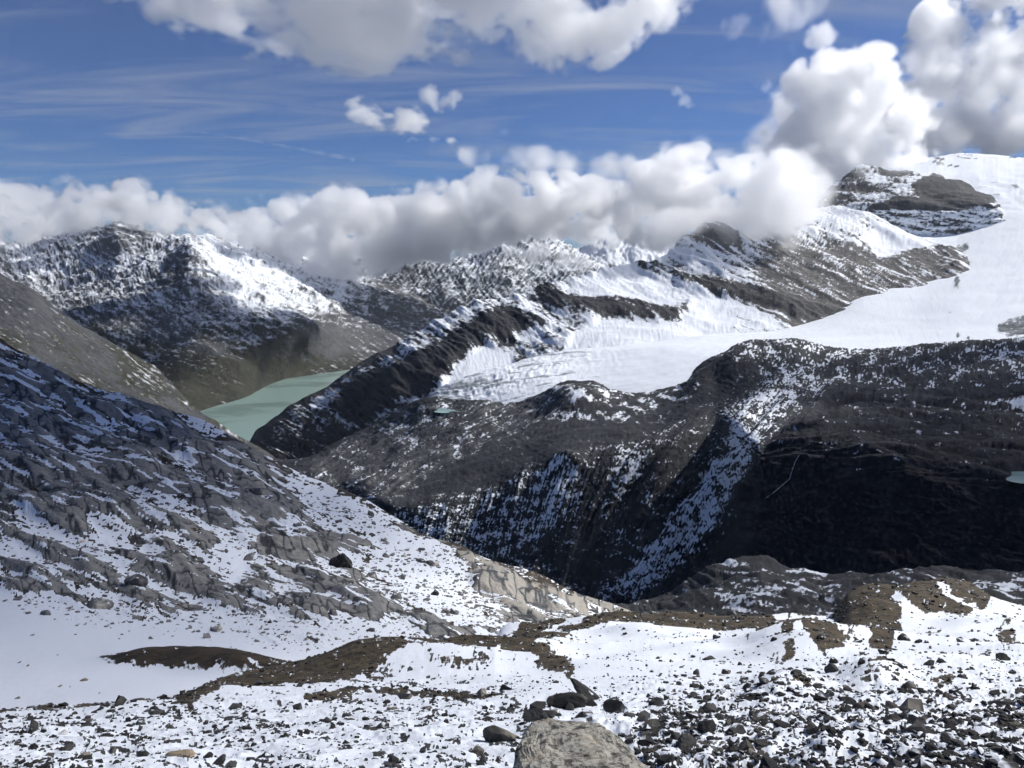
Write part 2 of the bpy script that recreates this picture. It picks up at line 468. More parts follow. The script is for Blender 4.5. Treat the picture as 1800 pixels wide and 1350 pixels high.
def k_paint(c):
    P, X, Y, N, D = c['P'], c['X'], c['Y'], c['N'], c['D']
    e = pn(c, 3, 70, 18, 4, 0.62, seed=1.)
    f = pn(c, -2, 22, 7, 4, 0.62, seed=5.)
    g = pn(c, 0, 7, 3, 2, 0.6, seed=8.)
    turf = 0.95 * lineband(X, Y, [(330, 1238), (400, 1205), (480, 1190), (600, 1172), (720, 1150), (860, 1142), (930, 1160), (1000, 1188)], 15)
    turf = turf + 0.75 * lineband(X, Y, [(540, 1228), (640, 1215), (760, 1225), (890, 1228)], 9) + 0.7 * lineband(X, Y, [(0, 1252), (150, 1247), (330, 1240)], 6)
    turf = turf + 0.55 * lineband(X, Y, [(430, 1212), (560, 1195), (700, 1185), (850, 1175)], 14)
    turf = turf + 1.15 * inpoly(X, Y, [(880, 1140), (930, 1100), (1140, 1078), (1350, 1092), (1345, 1125), (1250, 1114), (1180, 1102), (1090, 1104), (1010, 1124), (960, 1150)], 12)
    turf = turf + 1.05 * inpoly(X, Y, [(1330, 1105), (1420, 1085), (1500, 1055), (1620, 1030), (1750, 1050), (1720, 1085), (1650, 1085), (1590, 1105), (1560, 1160), (1440, 1165), (1330, 1130)], 16)
    for x, y, rx, ry in ((1545, 1195, 60, 18), (1380, 1165, 60, 18), (1640, 1115, 34, 14), (1770, 1125, 26, 36), (1660, 1198, 36, 12), (1700, 1080, 40, 10), (1200, 1106, 60, 10), (1410, 1218, 36, 9)):
        turf = turf + 0.75 * blob(X, Y, x, y, rx, ry, -8)
    patch = lineband(X, Y, [(960, 1118), (1045, 1090)], 6) + 0.8 * lineband(X, Y, [(1060, 1118), (1200, 1150)], 14) + lineband(X, Y, [(1370, 1108), (1470, 1098)], 7) + lineband(X, Y, [(1580, 1085), (1640, 1110)], 9) + lineband(X, Y, [(1525, 1125), (1505, 1180)], 14) + lineband(X, Y, [(1650, 1056), (1720, 1085)], 5) + 0.7 * lineband(X, Y, [(1430, 1125), (1500, 1150)], 8) + lineband(X, Y, [(1400, 1150), (1440, 1180)], 9)
    turf = sstep(0.30, 0.62, np.clip(turf, 0, 1.0) * (0.80 + 0.55 * e + 0.45 * f) + 0.12 * f + 0.10 * e - 0.55 * patch)
    snow = 0.86 + 0.16 * e + 0.20 * f - 0.72 * turf * (0.85 + 0.5 * g) + 0.45 * turf * sstep(0.30, 0.55, f + 0.4 * g)
    left = inpoly(X, Y, [(-300, 1262), (350, 1245), (560, 1190), (650, 1168), (860, 1152), (940, 1175), (1000, 1240), (1000, 1400), (-300, 1400)], 25)
    snow = snow - 0.62 * c['stony'] * sstep(-.05, .5, f + 0.6 * g) - 0.62 * left * sstep(0.02, 0.5, pn(c, 8, 46, 9, 4, 0.62, seed=11.) + 0.3 * g) - 0.55 * sstep(0.34, 0.62, f + 0.5 * g + 0.2 * e) * (Y > 1080)
    tone = 0.28 + 0.3 * f + 0.15 * g
    veg = turf * 0.75 + 0.05 + 0.25 * e - 0.30 * turf * sstep(0.1, .4, pn(c, 0, 12, 6, 3, .6, seed=14.))
    return dict(snow=np.clip(snow, 0, 1), tone=np.clip(tone, 0, 1), veg=np.clip(veg, 0, 1))
K_ROWS = [
    [(-600, 1900, 1.5), (2400, 1900, 1.5)],
    [(-600, 1520, 5), (2400, 1520, 5)],
    [(-600, 1355, 9), (2400, 1350, 9)],
    [(-600, 1305, 14), (0, 1302, 14), (400, 1282, 16), (800, 1268, 17), (1200, 1262, 17), (1800, 1258, 17), (2400, 1258, 17)],
    [(-600, 1280, 20), (0, 1272, 20), (350, 1247, 23), (600, 1217, 28), (850, 1202, 30), (1000, 1195, 32), (1300, 1188, 32), (1800, 1180, 31), (2400, 1180, 31)],
    [(-600, 1285, 25), (-100, 1262, 27), (0, 1251, 28), (200, 1244, 30), (300, 1240, 31), (340, 1226, 33), (400, 1202, 37), (480, 1187, 41), (600, 1168, 45), (640, 1157, 47), (720, 1148, 50), (800, 1141, 54), (870, 1141, 57), (940, 1150, 58), (1000, 1152, 60), (1200, 1145, 60), (1500, 1135, 58), (1800, 1125, 58), (2400, 1125, 58)],
    [(-600, 1330, 36), (0, 1300, 38), (300, 1290, 42), (600, 1215, 58), (800, 1180, 68), (860, 1150, 76), (890, 1119, 82), (940, 1106, 86), (1000, 1097, 90), (1060, 1091, 92), (1140, 1086, 95), (1200, 1090, 96), (1280, 1097, 96), (1340, 1101, 96), (1400, 1093, 98), (1465, 1096, 98), (1500, 1068, 96), (1560, 1059, 98), (1620, 1042, 100), (1680, 1041, 102), (1740, 1060, 102), (1800, 1076, 102), (2000, 1100, 104), (2400, 1120, 104)],
]
sheet('ground', K_ROWS, (-590, 2390), M_near, k_shape, k_paint, dens=1.25, lines=1.45, back=(8, 0.05, 0.8), label='stony ground with thin snow and brown turf in the foreground', cat='ground')

# ---- the rocky hillside on the left with its snow basin
def j_shape(c):
    P, X, Y, D = c['P'], c['X'], c['Y'], c['D']
    m = D / FPX
    basin = inpoly(X, Y, [(-400, 1050), (0, 1065), (150, 1105), (330, 1105), (480, 1145), (700, 1155), (900, 1145), (900, 1400), (-400, 1400)], 26)
    rocky = inpoly(X, Y, [(-300, 560), (0, 590), (300, 715), (520, 815), (650, 930), (740, 1060), (620, 1040), (480, 960), (330, 960), (100, 930), (-300, 930)], 50)
    open_ = inpoly(X, Y, [(470, 850), (600, 880), (800, 990), (960, 1060), (800, 1090), (660, 1030), (560, 950)], 30)
    tanz = inpoly(X, Y, [(760, 940), (960, 1020), (1130, 1080), (1100, 1110), (900, 1085), (720, 1040), (700, 960)], 30)
    b1 = pn(c, 24, 150, 42, 2, 0.5, seed=1.)
    oc = 0.75 * b1 + 0.10 * rocky - 0.34 * open_ + 0.10 * tanz - 1.3 * basin + 0.02 - 0.16 * (1 - rocky)
    for x, y, rx, ry, r, v in ((110, 890, 100, 26, 0, .8), (10, 790, 60, 36, 20, .9), (470, 890, 130, 34, 42, .7), (200, 840, 110, 18, 8, .5), (290, 1005, 75, 26, 25, .8), (640, 1070, 60, 20, 22, .7), (330, 770, 120, 24, 28, .5), (120, 690, 60, 20, 32, .5), (60, 1010, 60, 9, 14, .5), (120, 985, 70, 12, 18, .6), (450, 1010, 50, 36, 35, .5), (860, 1030, 60, 14, 15, .6), (980, 1062, 50, 12, 15, .6)):
        oc = oc + v * blob(X, Y, x, y, rx, ry, r)
    low = sstep(-0.25, 0.55, oc)
    oc = oc + 0.46 * pn(c, 22, 60, 15, 5, 0.62, seed=3.)
    rock = sstep(-0.05, 0.05, oc)
    ck1 = 1 - sstep(0.01, 0.085, np.abs(pn(c, 70, 60, 34, 3, 0.5, seed=6.)))
    ck2 = 1 - sstep(0.01, 0.075, np.abs(pn(c, 18, 90, 22, 3, 0.5, seed=9.)))
    crack = np.clip(ck1 + ck2, 0, 1) * sstep(-.45, -.1, pn(c, 20, 90, 40, 2, seed=21.))
    facet = pn(c, 28, 95, 34, 3, 0.45, 'ridge', 12.)
    a = low * m * (10 + 8 * facet + 2.2 * pn(c, 22, 24, 8, 3, 0.55, 'ridge', 15.)) * (1 - 0.5 * sstep(3.6, 4, c['T']))
    a = a - crack * rock * m * 1.5 + (1 - basin) * m * 1.0 * pn(c, 15, 16, 6, 3, 0.6, seed=17.) + fbm(P, 90.0, 3) * 6 * sstep(80, 250, D) + basin * fbm(P, 20, 2) * 0.4
    a = a + blob(X, Y, 385, 1172, 130, 15, 4) * 2.2 + blob(X, Y, 250, 1162, 60, 8) * 0.7
    c.update(basin=basin, rock=rock, rocky=rocky, tanz=tanz, open_=open_, oc=oc, crack=crack, facet=facet)
    return along(c, a, 0.45)
def j_paint(c):
    P, X, Y, N, D = c['P'], c['X'], c['Y'], c['N'], c['D']
    basin, rock, oc, rocky = c['basin'], c['rock'], c['oc'], c['rocky']
    f = pn(c, 18, 26, 8, 4, 0.62, seed=31.)
    g = pn(c, 12, 9, 3.5, 2, 0.6, seed=33.)
    lens = pn(c, 22, 75, 10, 3, 0.5, seed=35.)
    strip = sstep(0.13, 0.24, lens + 0.16 * f - 0.08 * (1 - rocky))
    s = 0.90 - 0.80 * rock + 0.66 * strip * rock
    tuft = sstep(0.08, 0.40, f + 0.5 * g + 0.10 * rocky - 0.02 * c['open_'] - 0.30 * sstep(0.05, .5, -oc - .1))
    s = s - (1 - rock) * (1 - basin) * 0.72 * tuft - 0.10 * basin * sstep(.3, .6, f)
    mound = blob(X, Y, 385, 1172, 135, 17, 4) + 0.9 * blob(X, Y, 245, 1164, 65, 11, 2)
    s = s - 1.1 * np.clip(mound, 0, 1) * (0.85 + 0.9 * f + .5 * g)
    crest = lineband(X, Y, [(-200, 500), (0, 603), (200, 690), (300, 728), (440, 785), (600, 864), (800, 967), (1000, 1050)], 12)
    s = s - 0.35 * crest * (0.7 + f + g)
    tone = 0.58 + 0.16 * f + 0.10 * c['facet'] + 0.12 * g + 0.36 * c['tanz'] - 0.85 * c['crack'] * rock + 0.16 * pn(c, 60, 40, 26, 2, .5, seed=44.) + 0.25 * blob(X, Y, 10, 790, 60, 36, 20)
    edge = np.exp(-((oc + 0.03) / 0.13) ** 2)
    veg = 0.10 + 0.34 * edge * (1 + f) + 0.45 * (1 - rock) + 0.9 * mound + 0.35 * crest + 0.2 * sstep(.25, .5, pn(c, 15, 60, 20, 3, seed=41.))
    return dict(snow=np.clip(s, 0, 1), tone=np.clip(tone, 0, 1), veg=np.clip(veg, 0, 1))
J_ROWS = [
    [(-600, 1340, 40), (0, 1330, 42), (500, 1265, 52), (800, 1235, 62), (1200, 1210, 80)],
    [(-600, 1235, 66), (0, 1225, 68), (500, 1178, 82), (800, 1150, 100), (1200, 1150, 110)],
    [(-600, 1080, 120), (0, 1070, 125), (500, 1070, 145), (800, 1092, 145), (1200, 1118, 150)],
    [(-600, 820, 290), (0, 840, 280), (300, 870, 275), (500, 940, 255), (800, 1030, 215), (1200, 1106, 195)],
    [(-600, 420, 560), (-100, 552, 520), (0, 603, 500), (60, 630, 490), (120, 660, 480), (200, 690, 470), (280, 720, 455), (340, 732, 445), (369, 742, 440), (418, 767, 428), (440, 780, 420), (500, 815, 405), (560, 850, 390), (600, 866, 378), (680, 905, 355), (740, 940, 338), (800, 967, 322), (860, 994, 308), (920, 1014, 296), (960, 1030, 290), (1000, 1049, 282), (1060, 1066, 272), (1110, 1082, 262), (1200, 1120, 250)],
]
sheet('hillside', J_ROWS, (-590, 1190), M_hill, j_shape, j_paint, dens=1.25, back=(8, 0.04, 1.0), label='grey rock hillside with snow ledges sloping down from the left', cat='hillside')

# ---- polished slabs on the valley floor
def i_shape(c):
    P, X, Y, D = c['P'], c['X'], c['Y'], c['D']
    m = D / FPX
    a = fbm(P * np.array([1, 1.5, 1]), 55.0, 3, 0.45, kind='billow') * 7 + m * 6 * pn(c, 8, 130, 22, 2, .5, seed=1.) + m * 6 * pn(c, 14, 80, 13, 4, 0.6, 'ridge', 3.)
    a = a + blob(X, Y, 1310, 985, 55, 18) * 3 + blob(X, Y, 1420, 1040, 90, 18) * 4
    return along(c, a, 0.5)
def i_paint(c):
    P, X, Y, N = c['P'], c['X'], c['Y'], c['N']
    f = pn(c, 6, 60, 6, 4, 0.62, seed=5.); g = pn(c, 0, 8, 3, 2, 0.6, seed=7.); e = pn(c, 5, 200, 40, 2, seed=9.)
    s = 0.26 + 0.30 * e + 0.55 * f + 0.2 * g + 0.20 * blob(X, Y, 1480, 1005, 130, 20) + 0.22 * blob(X, Y, 1330, 1050, 90, 24) + .22 * blob(X, Y, 1750, 1030, 90, 25) - 0.05 * blob(X, Y, 1300, 985, 60, 14)
    return dict(snow=np.clip(s, 0, 1), tone=np.clip(0.40 + 0.5 * f + .2 * g, 0, 1), veg=np.clip(0.15 + 0.4 * e, 0, 1))
I_ROWS = [
    [(900, 1190, 230), (1400, 1190, 235), (2300, 1200, 235)],
    [(900, 1110, 320), (1400, 1105, 320), (2300, 1100, 320)],
    [(900, 1075, 380), (1150, 1068, 385), (1400, 1050, 385), (2300, 1050, 380)],
    [(900, 1080, 440), (1080, 1062, 450), (1150, 1042, 450), (1220, 1004, 455), (1260, 984, 455), (1330, 974, 455), (1380, 990, 460), (1500, 1003, 460), (1650, 985, 455), (1800, 996, 450), (2300, 1010, 440)],
]
sheet('rock_slabs', I_ROWS, (930, 2290), M_slab, i_shape, i_paint, dens=1.25, back=(6, 0.03, 0.8), label='dark polished rock slabs with thin snow on the valley floor', cat='rock slabs')

# ---- moraine wall, bluff and stony plateau below the glacier
def h_shape(c):
    P, X, Y, D, T = c['P'], c['X'], c['Y'], c['D'], c['T']
    m = D / FPX
    wall = inpoly(X, Y, [(640, 880), (760, 885), (1000, 795), (1200, 740), (1300, 680), (1420, 625), (1480, 660), (1400, 740), (1330, 800), (1280, 930), (1150, 1080), (700, 1080)], 20)
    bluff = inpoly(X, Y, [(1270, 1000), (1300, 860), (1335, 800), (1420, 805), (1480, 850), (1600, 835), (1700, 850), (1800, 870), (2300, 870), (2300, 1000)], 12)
    plat = inpoly(X, Y, [(1240, 640), (1350, 590), (2300, 570), (2300, 690), (1560, 690), (1470, 670)], 16)
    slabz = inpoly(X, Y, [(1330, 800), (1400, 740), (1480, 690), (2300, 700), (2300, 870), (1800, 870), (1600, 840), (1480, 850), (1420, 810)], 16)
    pol = inpoly(X, Y, [(530, 830), (600, 775), (720, 705), (960, 690), (1100, 690), (1000, 740), (800, 810), (700, 880), (600, 900)], 20)
    sh = 0.28 + 0.60 * sstep(900, 1250, X)
    q = X + sh * (Y - 800)                       # fall line runs down to the left
    gul = noise3(q / 60., Y / 420., 0) * 0.7 + noise3(q / 21., Y / 260., 5.) * 0.25 + noise3(q / 8., Y / 120., 6.) * 0.12
    a = wall * gul * 13 + m * wall * (1.3 * noise3(q / 5., Y / 26., 3.) + 0.9 * pn(c, 0, 6, 4, 2, .6, seed=4.))
    a = a + (1 - wall) * fbm(P, 150.0, 3, 0.5) * 12
    wav = 14 * noise3(X / 160., Y / 60., 2.)
    sl = noise3(X / 150., (Y + wav) / 15., 1.) * 0.6 + noise3(X / 70., (Y + wav) / 7., 4.) * 0.4
    a = a + slabz * m * (20 * sl + 5 * pn(c, 8, 60, 8, 4, 0.6, 'ridge', 6.))
    a = a + pol * m * (5 * pn(c, -32, 110, 13, 3, 0.55, 'ridge', 8.) + 2 * pn(c, -28, 34, 7, 3, .6, seed=9.))
    a = a + bluff * m * (6 * pn(c, 64, 150, 60, 5, 0.6, 'ridge', 10.) + 9 * pn(c, 14, 150, 34, 5, .6, 'ridge', 12.))
    a = a + plat * m * 2.2 * pn(c, 5, 8, 4, 2, .6, seed=14.) + (1 - bluff) * m * 1.6 * pn(c, 0, 16, 7, 3, 0.6, 'ridge', 16.)
    a = a + blob(X, Y, 1290, 640, 60, 26, -35) * 20 + blob(X, Y, 1015, 705, 55, 25) * 24 + blob(X, Y, 1390, 615, 60, 14) * 10 + blob(X, Y, 1000, 812, 26, 14) * 14 - blob(X, Y, 1090, 860, 26, 110, 35) * 12 + blob(X, Y, 1560, 820, 130, 30) * 12 - blob(X, Y, 1300, 900, 16, 90, 25) * 10
    c.update(wall=wall, bluff=bluff, plat=plat, gul=gul, slabz=slabz, q=q, pol=pol, sl=sl, ponds=[])
    P2 = along(c, a, 0.35)
    for x, y, rx, ry in ((1808, 838, 34, 10), (786, 722, 20, 3.5)):          # hollows that hold meltwater
        k = blob(X, Y, x, y, rx * 1.5, ry * 1.5, 0, 3.0)
        z0 = float((k ** 4 * P2[..., 2]).sum() / (k ** 4).sum())
        P2[..., 2] += k * (z0 - 0.8 - P2[..., 2])
        c['ponds'].append((x, y, rx, ry, z0))
    return P2
def h_paint(c):
    P, X, Y, N, D = c['P'], c['X'], c['Y'], c['N'], c['D']
    q = c['q']
    e = pn(c, 0, 120, 60, 3, .5, seed=1.); f = pn(c, 0, 26, 12, 4, .6, seed=2.); g = pn(c, 0, 4.2, 3.2, 2, 0.6, seed=3.)
    st = noise3(q / 5., Y / 70., 2.) * 0.6 + noise3(q / 2.4, Y / 14., 7.) * 0.6
    big = inpoly(X, Y, [(1290, 700), (1330, 685), (1415, 645), (1412, 680), (1375, 740), (1335, 790), (1300, 850), (1262, 915), (1215, 980), (1130, 1040), (1060, 1060), (1110, 1000), (1190, 900), (1262, 800), (1278, 735)], 12)
    big = big + inpoly(X, Y, [(1428, 680), (1470, 668), (1455, 710), (1425, 735)], 6) + 0.8 * inpoly(X, Y, [(1085, 790), (1130, 775), (1150, 790), (1100, 850), (1080, 880), (1070, 840)], 10) + 0.6 * inpoly(X, Y, [(1300, 860), (1325, 830), (1350, 850), (1300, 910), (1280, 910)], 6)
    fanl = inpoly(X, Y, [(700, 900), (850, 862), (985, 802), (1020, 830), (1015, 900), (960, 960), (820, 990), (740, 960)], 16)
    s = 0.23 + 0.34 * f + .14 * e + 0.22 * g
    s = s + c['wall'] * (0.05 + 0.14 * st + 0.16 * g + big * (0.23 + 0.18 * st + 0.16 * f + .1 * g) + fanl * (0.13 + 0.28 * st + 0.12 * f) + 0.04 * f)
    s = s + c['plat'] * (0.08 + 0.36 * g + .32 * f + .15 * e)
    s = s + 0.10 * c['pol'] * (1 + 3 * pn(c, -30, 50, 6, 3, .6, seed=6.)) - 0.22 * c['bluff'] - 0.10 * c['slabz'] + c['slabz'] * 0.62 * np.clip(pn(c, 8, 34, 4, 3, .6, seed=8.) + 0.2 * g, 0, 1)
    s = s + 0.28 * inpoly(X, Y, [(960, 690), (1250, 650), (1240, 690), (1120, 740), (1000, 740)], 14) * (0.4 + 1.6 * f)
    s = s + 0.25 * lineband(X, Y, [(1560, 715), (1800, 722)], 14) * (0.3 + 2 * f) + .5 * blob(X, Y, 1790, 715, 30, 6)
    tone = 0.28 + 0.3 * f + 0.2 * g + 0.15 * e + 0.04 * c['wall'] - 0.34 * c['bluff'] + 0.5 * c['bluff'] * pn(c, 8, 110, 9, 4, .62, seed=23.) - 0.12 * c['slabz'] + 0.5 * c['slabz'] * (c['sl'] + 0.5 * pn(c, 8, 60, 5, 4, .62, seed=19.)) + 0.2 * c['bluff'] * pn(c, 70, 60, 14, 4, .6, seed=20.) + c['pol'] * (0.26 + 0.5 * pn(c, -30, 60, 6, 4, .62, seed=11.))  # shade of bluff and slabs, and slab highlights, put into the rock tone
    veg = 0.04 + 0.36 * e + 0.24 * inpoly(X, Y, [(640, 870), (760, 830), (1000, 750), (1250, 690), (1230, 730), (1000, 800), (760, 890)], 14)
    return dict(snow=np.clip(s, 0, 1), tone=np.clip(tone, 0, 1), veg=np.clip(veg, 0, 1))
H_ROWS = [
    [(300, 980, 1000), (600, 960, 980), (750, 1040, 800), (850, 1090, 780), (1000, 1120, 740), (1150, 1125, 700), (1250, 1130, 660), (1320, 1120, 570), (1450, 1110, 560), (1800, 1110, 530), (2300, 1110, 520)],
    [(300, 930, 1200), (600, 900, 1110), (750, 965, 880), (850, 1020, 860), (1000, 1045, 835), (1150, 1060, 800), (1250, 1040, 780), (1300, 1010, 660), (1340, 990, 625), (1450, 972, 612), (1600, 968, 600), (1800, 980, 575), (2300, 980, 560)],
    [(300, 880, 1350), (600, 862, 1180), (700, 893, 930), (760, 885, 930), (850, 858, 945), (930, 828, 950), (985, 800, 955), (1050, 790, 955), (1150, 768, 960), (1250, 745, 980), (1300, 760, 800), (1340, 795, 690), (1420, 785, 680), (1500, 800, 660), (1600, 815, 650), (1700, 830, 640), (1800, 850, 620), (2300, 850, 610)],
    [(300, 840, 1700), (600, 800, 1500), (750, 788, 1330), (850, 770, 1300), (1000, 735, 1250), (1150, 722, 1210), (1250, 685, 1200), (1320, 690, 1060), (1400, 690, 980), (1500, 700, 930), (1600, 705, 900), (1800, 700, 860), (2300, 690, 850)],
    [(300, 800, 2100), (520, 812, 1950), (600, 775, 1850), (660, 745, 1780), (700, 722, 1700), (760, 700, 1620), (830, 702, 1560), (900, 712, 1520), (960, 692, 1480), (1000, 674, 1450), (1040, 674, 1440), (1075, 688, 1430), (1150, 682, 1420), (1208, 668, 1400), (1225, 645, 1380), (1260, 626, 1370), (1310, 613, 1360), (1380, 606, 1350), (1450, 614, 1350), (1550, 610, 1330), (1650, 605, 1320), (1750, 597, 1300), (1800, 592, 1290), (2300, 560, 1250)],
]
sheet('moraine', H_ROWS, (380, 2290), M_mid, h_shape, h_paint, dens=1.25, back=(8, 0.03, 0.6), label='dark moraine wall, shade-darkened bluff and stony plateau below the glacier', cat='moraine')

# ---- glacier tongue and the snowfield it flows from
def g_shape(c):
    P, X, Y, D = c['P'], c['X'], c['Y'], c['D']
    m = D / FPX
    tong = 1 - sstep(1050, 1450, X)
    up = sstep(1450, 1720, X)
    fl = (1 - up) * (Y + 0.16 * X + 9 * noise3(X / 120., Y / 60., 2.)) + up * (np.hypot(X - 1450, Y - 300) + 22 * noise3(X / 130., Y / 130., 6.))
    al = (1 - up) * X + up * 260 * np.arctan2(Y - 300, X - 1450)
    arc = noise3((np.hypot(X - 900, (Y - 640) * 3.2) + 16 * noise3(X / 40., Y / 14., 5.)) / 9., al / 60., 4.) * blob(X, Y, 1010, 645, 130, 34, -8)
    w = noise3(al / 110., fl / 8., 1.) * 0.5 + noise3(al / 50., fl / 3.6, 3.) * 0.5 + 0.35 * arc
    ice = blob(X, Y, 1770, 330, 90, 45) * noise3(X / 30., (Y - 0.1 * X) / 5., 9.)
    c.update(fl=fl, al=al, tong=tong, w=w, ice=ice, arc=arc)
    a = fbm(P, 260., 3) * 8 + m * (w * (0.35 + 1.6 * tong) + 2.2 * ice + 0.5 * pn(c, 10, 22, 8, 3, .6, seed=5.))
    a = a + m * blob(X, Y, 880, 672, 150, 30, -16) * 4.0 * pn(c, -14, 18, 7, 3, .6, 'ridge', 6.)
    return along(c, a, 0.6)
def g_paint(c):
    P, X, Y, N = c['P'], c['X'], c['Y'], c['N']
    f = pn(c, 6, 40, 10, 4, .6, seed=1.); g = pn(c, 0, 9, 4, 2, .6, seed=2.)
    st = noise3(c['al'] / 150., c['fl'] / 5., 1.) * 0.6 + noise3(c['al'] / 60., c['fl'] / 2.4, 4.) * 0.5
    tong = 1 - sstep(900, 1300, X)
    s = 0.93 - tong * 0.62 * sstep(0.0, .5, st + f * .5 + .25 * c['arc']) - 0.50 * blob(X, Y, 790, 692, 90, 24, -18) * (0.8 + f + g) - 0.30 * blob(X, Y, 860, 660, 70, 12, -16) * (0.6 + st)
    s = s - 0.45 * sstep(0.55, .8, st + .4 * f) * (1 - tong) - 0.55 * sstep(0.30, .6, c['ice']) * blob(X, Y, 1770, 330, 100, 50)
    cr = pn(c, -10, 70, 5, 4, .6, seed=21.) + 0.3 * f
    s = s - 0.5 * sstep(0.42, 0.62, cr) * sstep(1450, 1560, X) * (Y > 380) - 0.42 * sstep(0.15, .55, pn(c, -12, 60, 6, 4, .62, seed=22.)) * blob(X, Y, 900, 668, 170, 34, -14)
    s = s - 0.8 * sstep(0.0, 0.3, pn(c, 6, 46, 7, 4, .62, seed=7.) - 0.05) * inpoly(X, Y, [(1600, 300), (1640, 262), (1700, 250), (1850, 262), (1850, 290), (1780, 284), (1690, 282), (1690, 296)], 5)
    for x, y, rx, ry, r in ((1688, 434, 16, 5, 0), (1682, 498, 9, 8, -30), (1650, 455, 26, 7, 5), (1560, 405, 20, 3, 5), (1760, 575, 14, 1.6, 22), (1690, 590, 20, 1.5, 20), (1790, 575, 36, 16, -10), (1640, 470, 12, 2, 0), (1700, 400, 20, 2, 5)):
        s = s - 1.2 * blob(X, Y, x, y, rx, ry, r, 2.0) * (0.8 + g)
    return dict(snow=np.clip(s, 0, 1), tone=np.clip(0.45 + .35 * f - .3 * sstep(1600, 1650, X), 0, 1), veg=np.zeros_like(X))
G_ROWS = [
    [(600, 900, 1450), (720, 860, 1450), (1000, 760, 1380), (1300, 700, 1330), (1600, 680, 1250), (1900, 660, 1230), (2400, 640, 1220)],
    [(600, 850, 1720), (700, 800, 1700), (760, 712, 1650), (800, 705, 1640), (1000, 690, 1560), (1300, 640, 1560), (1600, 622, 1500), (1900, 610, 1450), (2400, 590, 1420)],
    [(600, 850, 1900), (700, 790, 1880), (760, 690, 1850), (800, 668, 1850), (1000, 625, 1900), (1200, 600, 1950), (1400, 585, 2050), (1600, 560, 2050), (1700, 540, 2050), (1900, 520, 2000), (2400, 500, 2000)],
    [(600, 850, 2200), (700, 800, 2200), (760, 720, 2200), (800, 690, 2200), (1000, 610, 2200), (1200, 590, 2300), (1400, 560, 2500), (1540, 480, 2950), (1700, 430, 3450), (1900, 400, 3450), (2400, 390, 3450)],
    [(600, 850, 2500), (700, 800, 2500), (800, 720, 2500), (1000, 640, 2600), (1200, 620, 2800), (1400, 400, 3900), (1560, 300, 4900), (1600, 288, 5000), (1640, 276, 5100), (1690, 269, 5200), (1750, 273, 5200), (1800, 277, 5200), (1900, 270, 5200), (2400, 250, 5200)],
]
sheet('glacier', G_ROWS, (620, 2390), M_ice, g_shape, g_paint, dens=1.15, back=(6, 0.03, 0.8), label='white glacier tongue and the snowfield it flows from', cat='glacier')

# ---- spur and banded rock mountain above the glacier
def d_shape(c):
    P, X, Y, D, T = c['P'], c['X'], c['Y'], c['D'], c['T']
    m = D / FPX
    mt = sstep(950, 1120, X)
    dk = lineband(X, Y, [(955, 516), (1000, 535), (1060, 545), (1130, 552), (1185, 562)], 15) + lineband(X, Y, [(1130, 475), (1180, 492), (1240, 510), (1320, 530), (1400, 548), (1470, 560), (1520, 570)], 13) + 0.7 * blob(X, Y, 1205, 540, 18, 12, 30)
    dk = dk + 0.85 * inpoly(X, Y, [(585, 725), (620, 670), (680, 650), (760, 615), (800, 590), (860, 548), (900, 545), (960, 575), (900, 585), (905, 605), (850, 600), (800, 640), (770, 680), (700, 705), (640, 740)], 14)
    sn = inpoly(X, Y, [(970, 518), (1050, 490), (1150, 468), (1200, 500), (1300, 535), (1220, 548), (1060, 528)], 12)
    fan = inpoly(X, Y, [(985, 640), (1010, 590), (1060, 565), (1190, 566), (1230, 535), (1300, 524), (1385, 552), (1400, 585), (1250, 610)], 8)
    fan2 = inpoly(X, Y, [(780, 690), (800, 640), (850, 612), (900, 622), (905, 655), (840, 680)], 8)
    bay = inpoly(X, Y, [(1515, 420), (1545, 455), (1562, 452), (1592, 440), (1640, 436), (1720, 440), (1720, 395), (1580, 398)], 6)
    big = pn(c, 24, 160, 30, 3, 0.5, seed=1.) * mt + pn(c, 32, 90, 30, 3, 0.5, seed=2.) * (1 - mt)
    low = sstep(-0.4, 0.7, big + 0.5 * np.clip(dk, 0, 1) - 0.4 * sn - 0.8 * fan - 0.8 * fan2)
    c.update(fan=fan, fan2=fan2, dk=np.clip(dk, 0, 1), mt=mt, sn=sn, bay=bay, big=big)
    fl = np.clip(fan + fan2 + bay, 0, 1)
    rib = mt * pn(c, 25, 70, 8, 4, 0.6, 'ridge', 4.) + (1 - mt) * pn(c, 34, 40, 11, 4, 0.6, 'ridge', 5.)
    a = low * m * 9 + (1 - fl) * m * (3.6 * rib * (0.5 + low) + 1.0 * pn(c, 0, 6, 4, 2, .6, seed=6.)) + fl * m * (0.6 * noise3(X / 11. + Y / 30., Y / 40., 3.) + 0.7 * pn(c, 80, 14, 4, 2, .6, seed=7.))
    a = a + fbm(P, 260., 3, 0.5, kind='ridge') * 14 * mt
    a = a + blob(X, Y, 1255, 425, 50, 22) * 34
    a = a * (1 - 0.8 * sstep(2.0, 3.0, T) * (1 - sstep(640, 820, X)))
    c['rib'] = rib
    return along(c, a, 0.3)
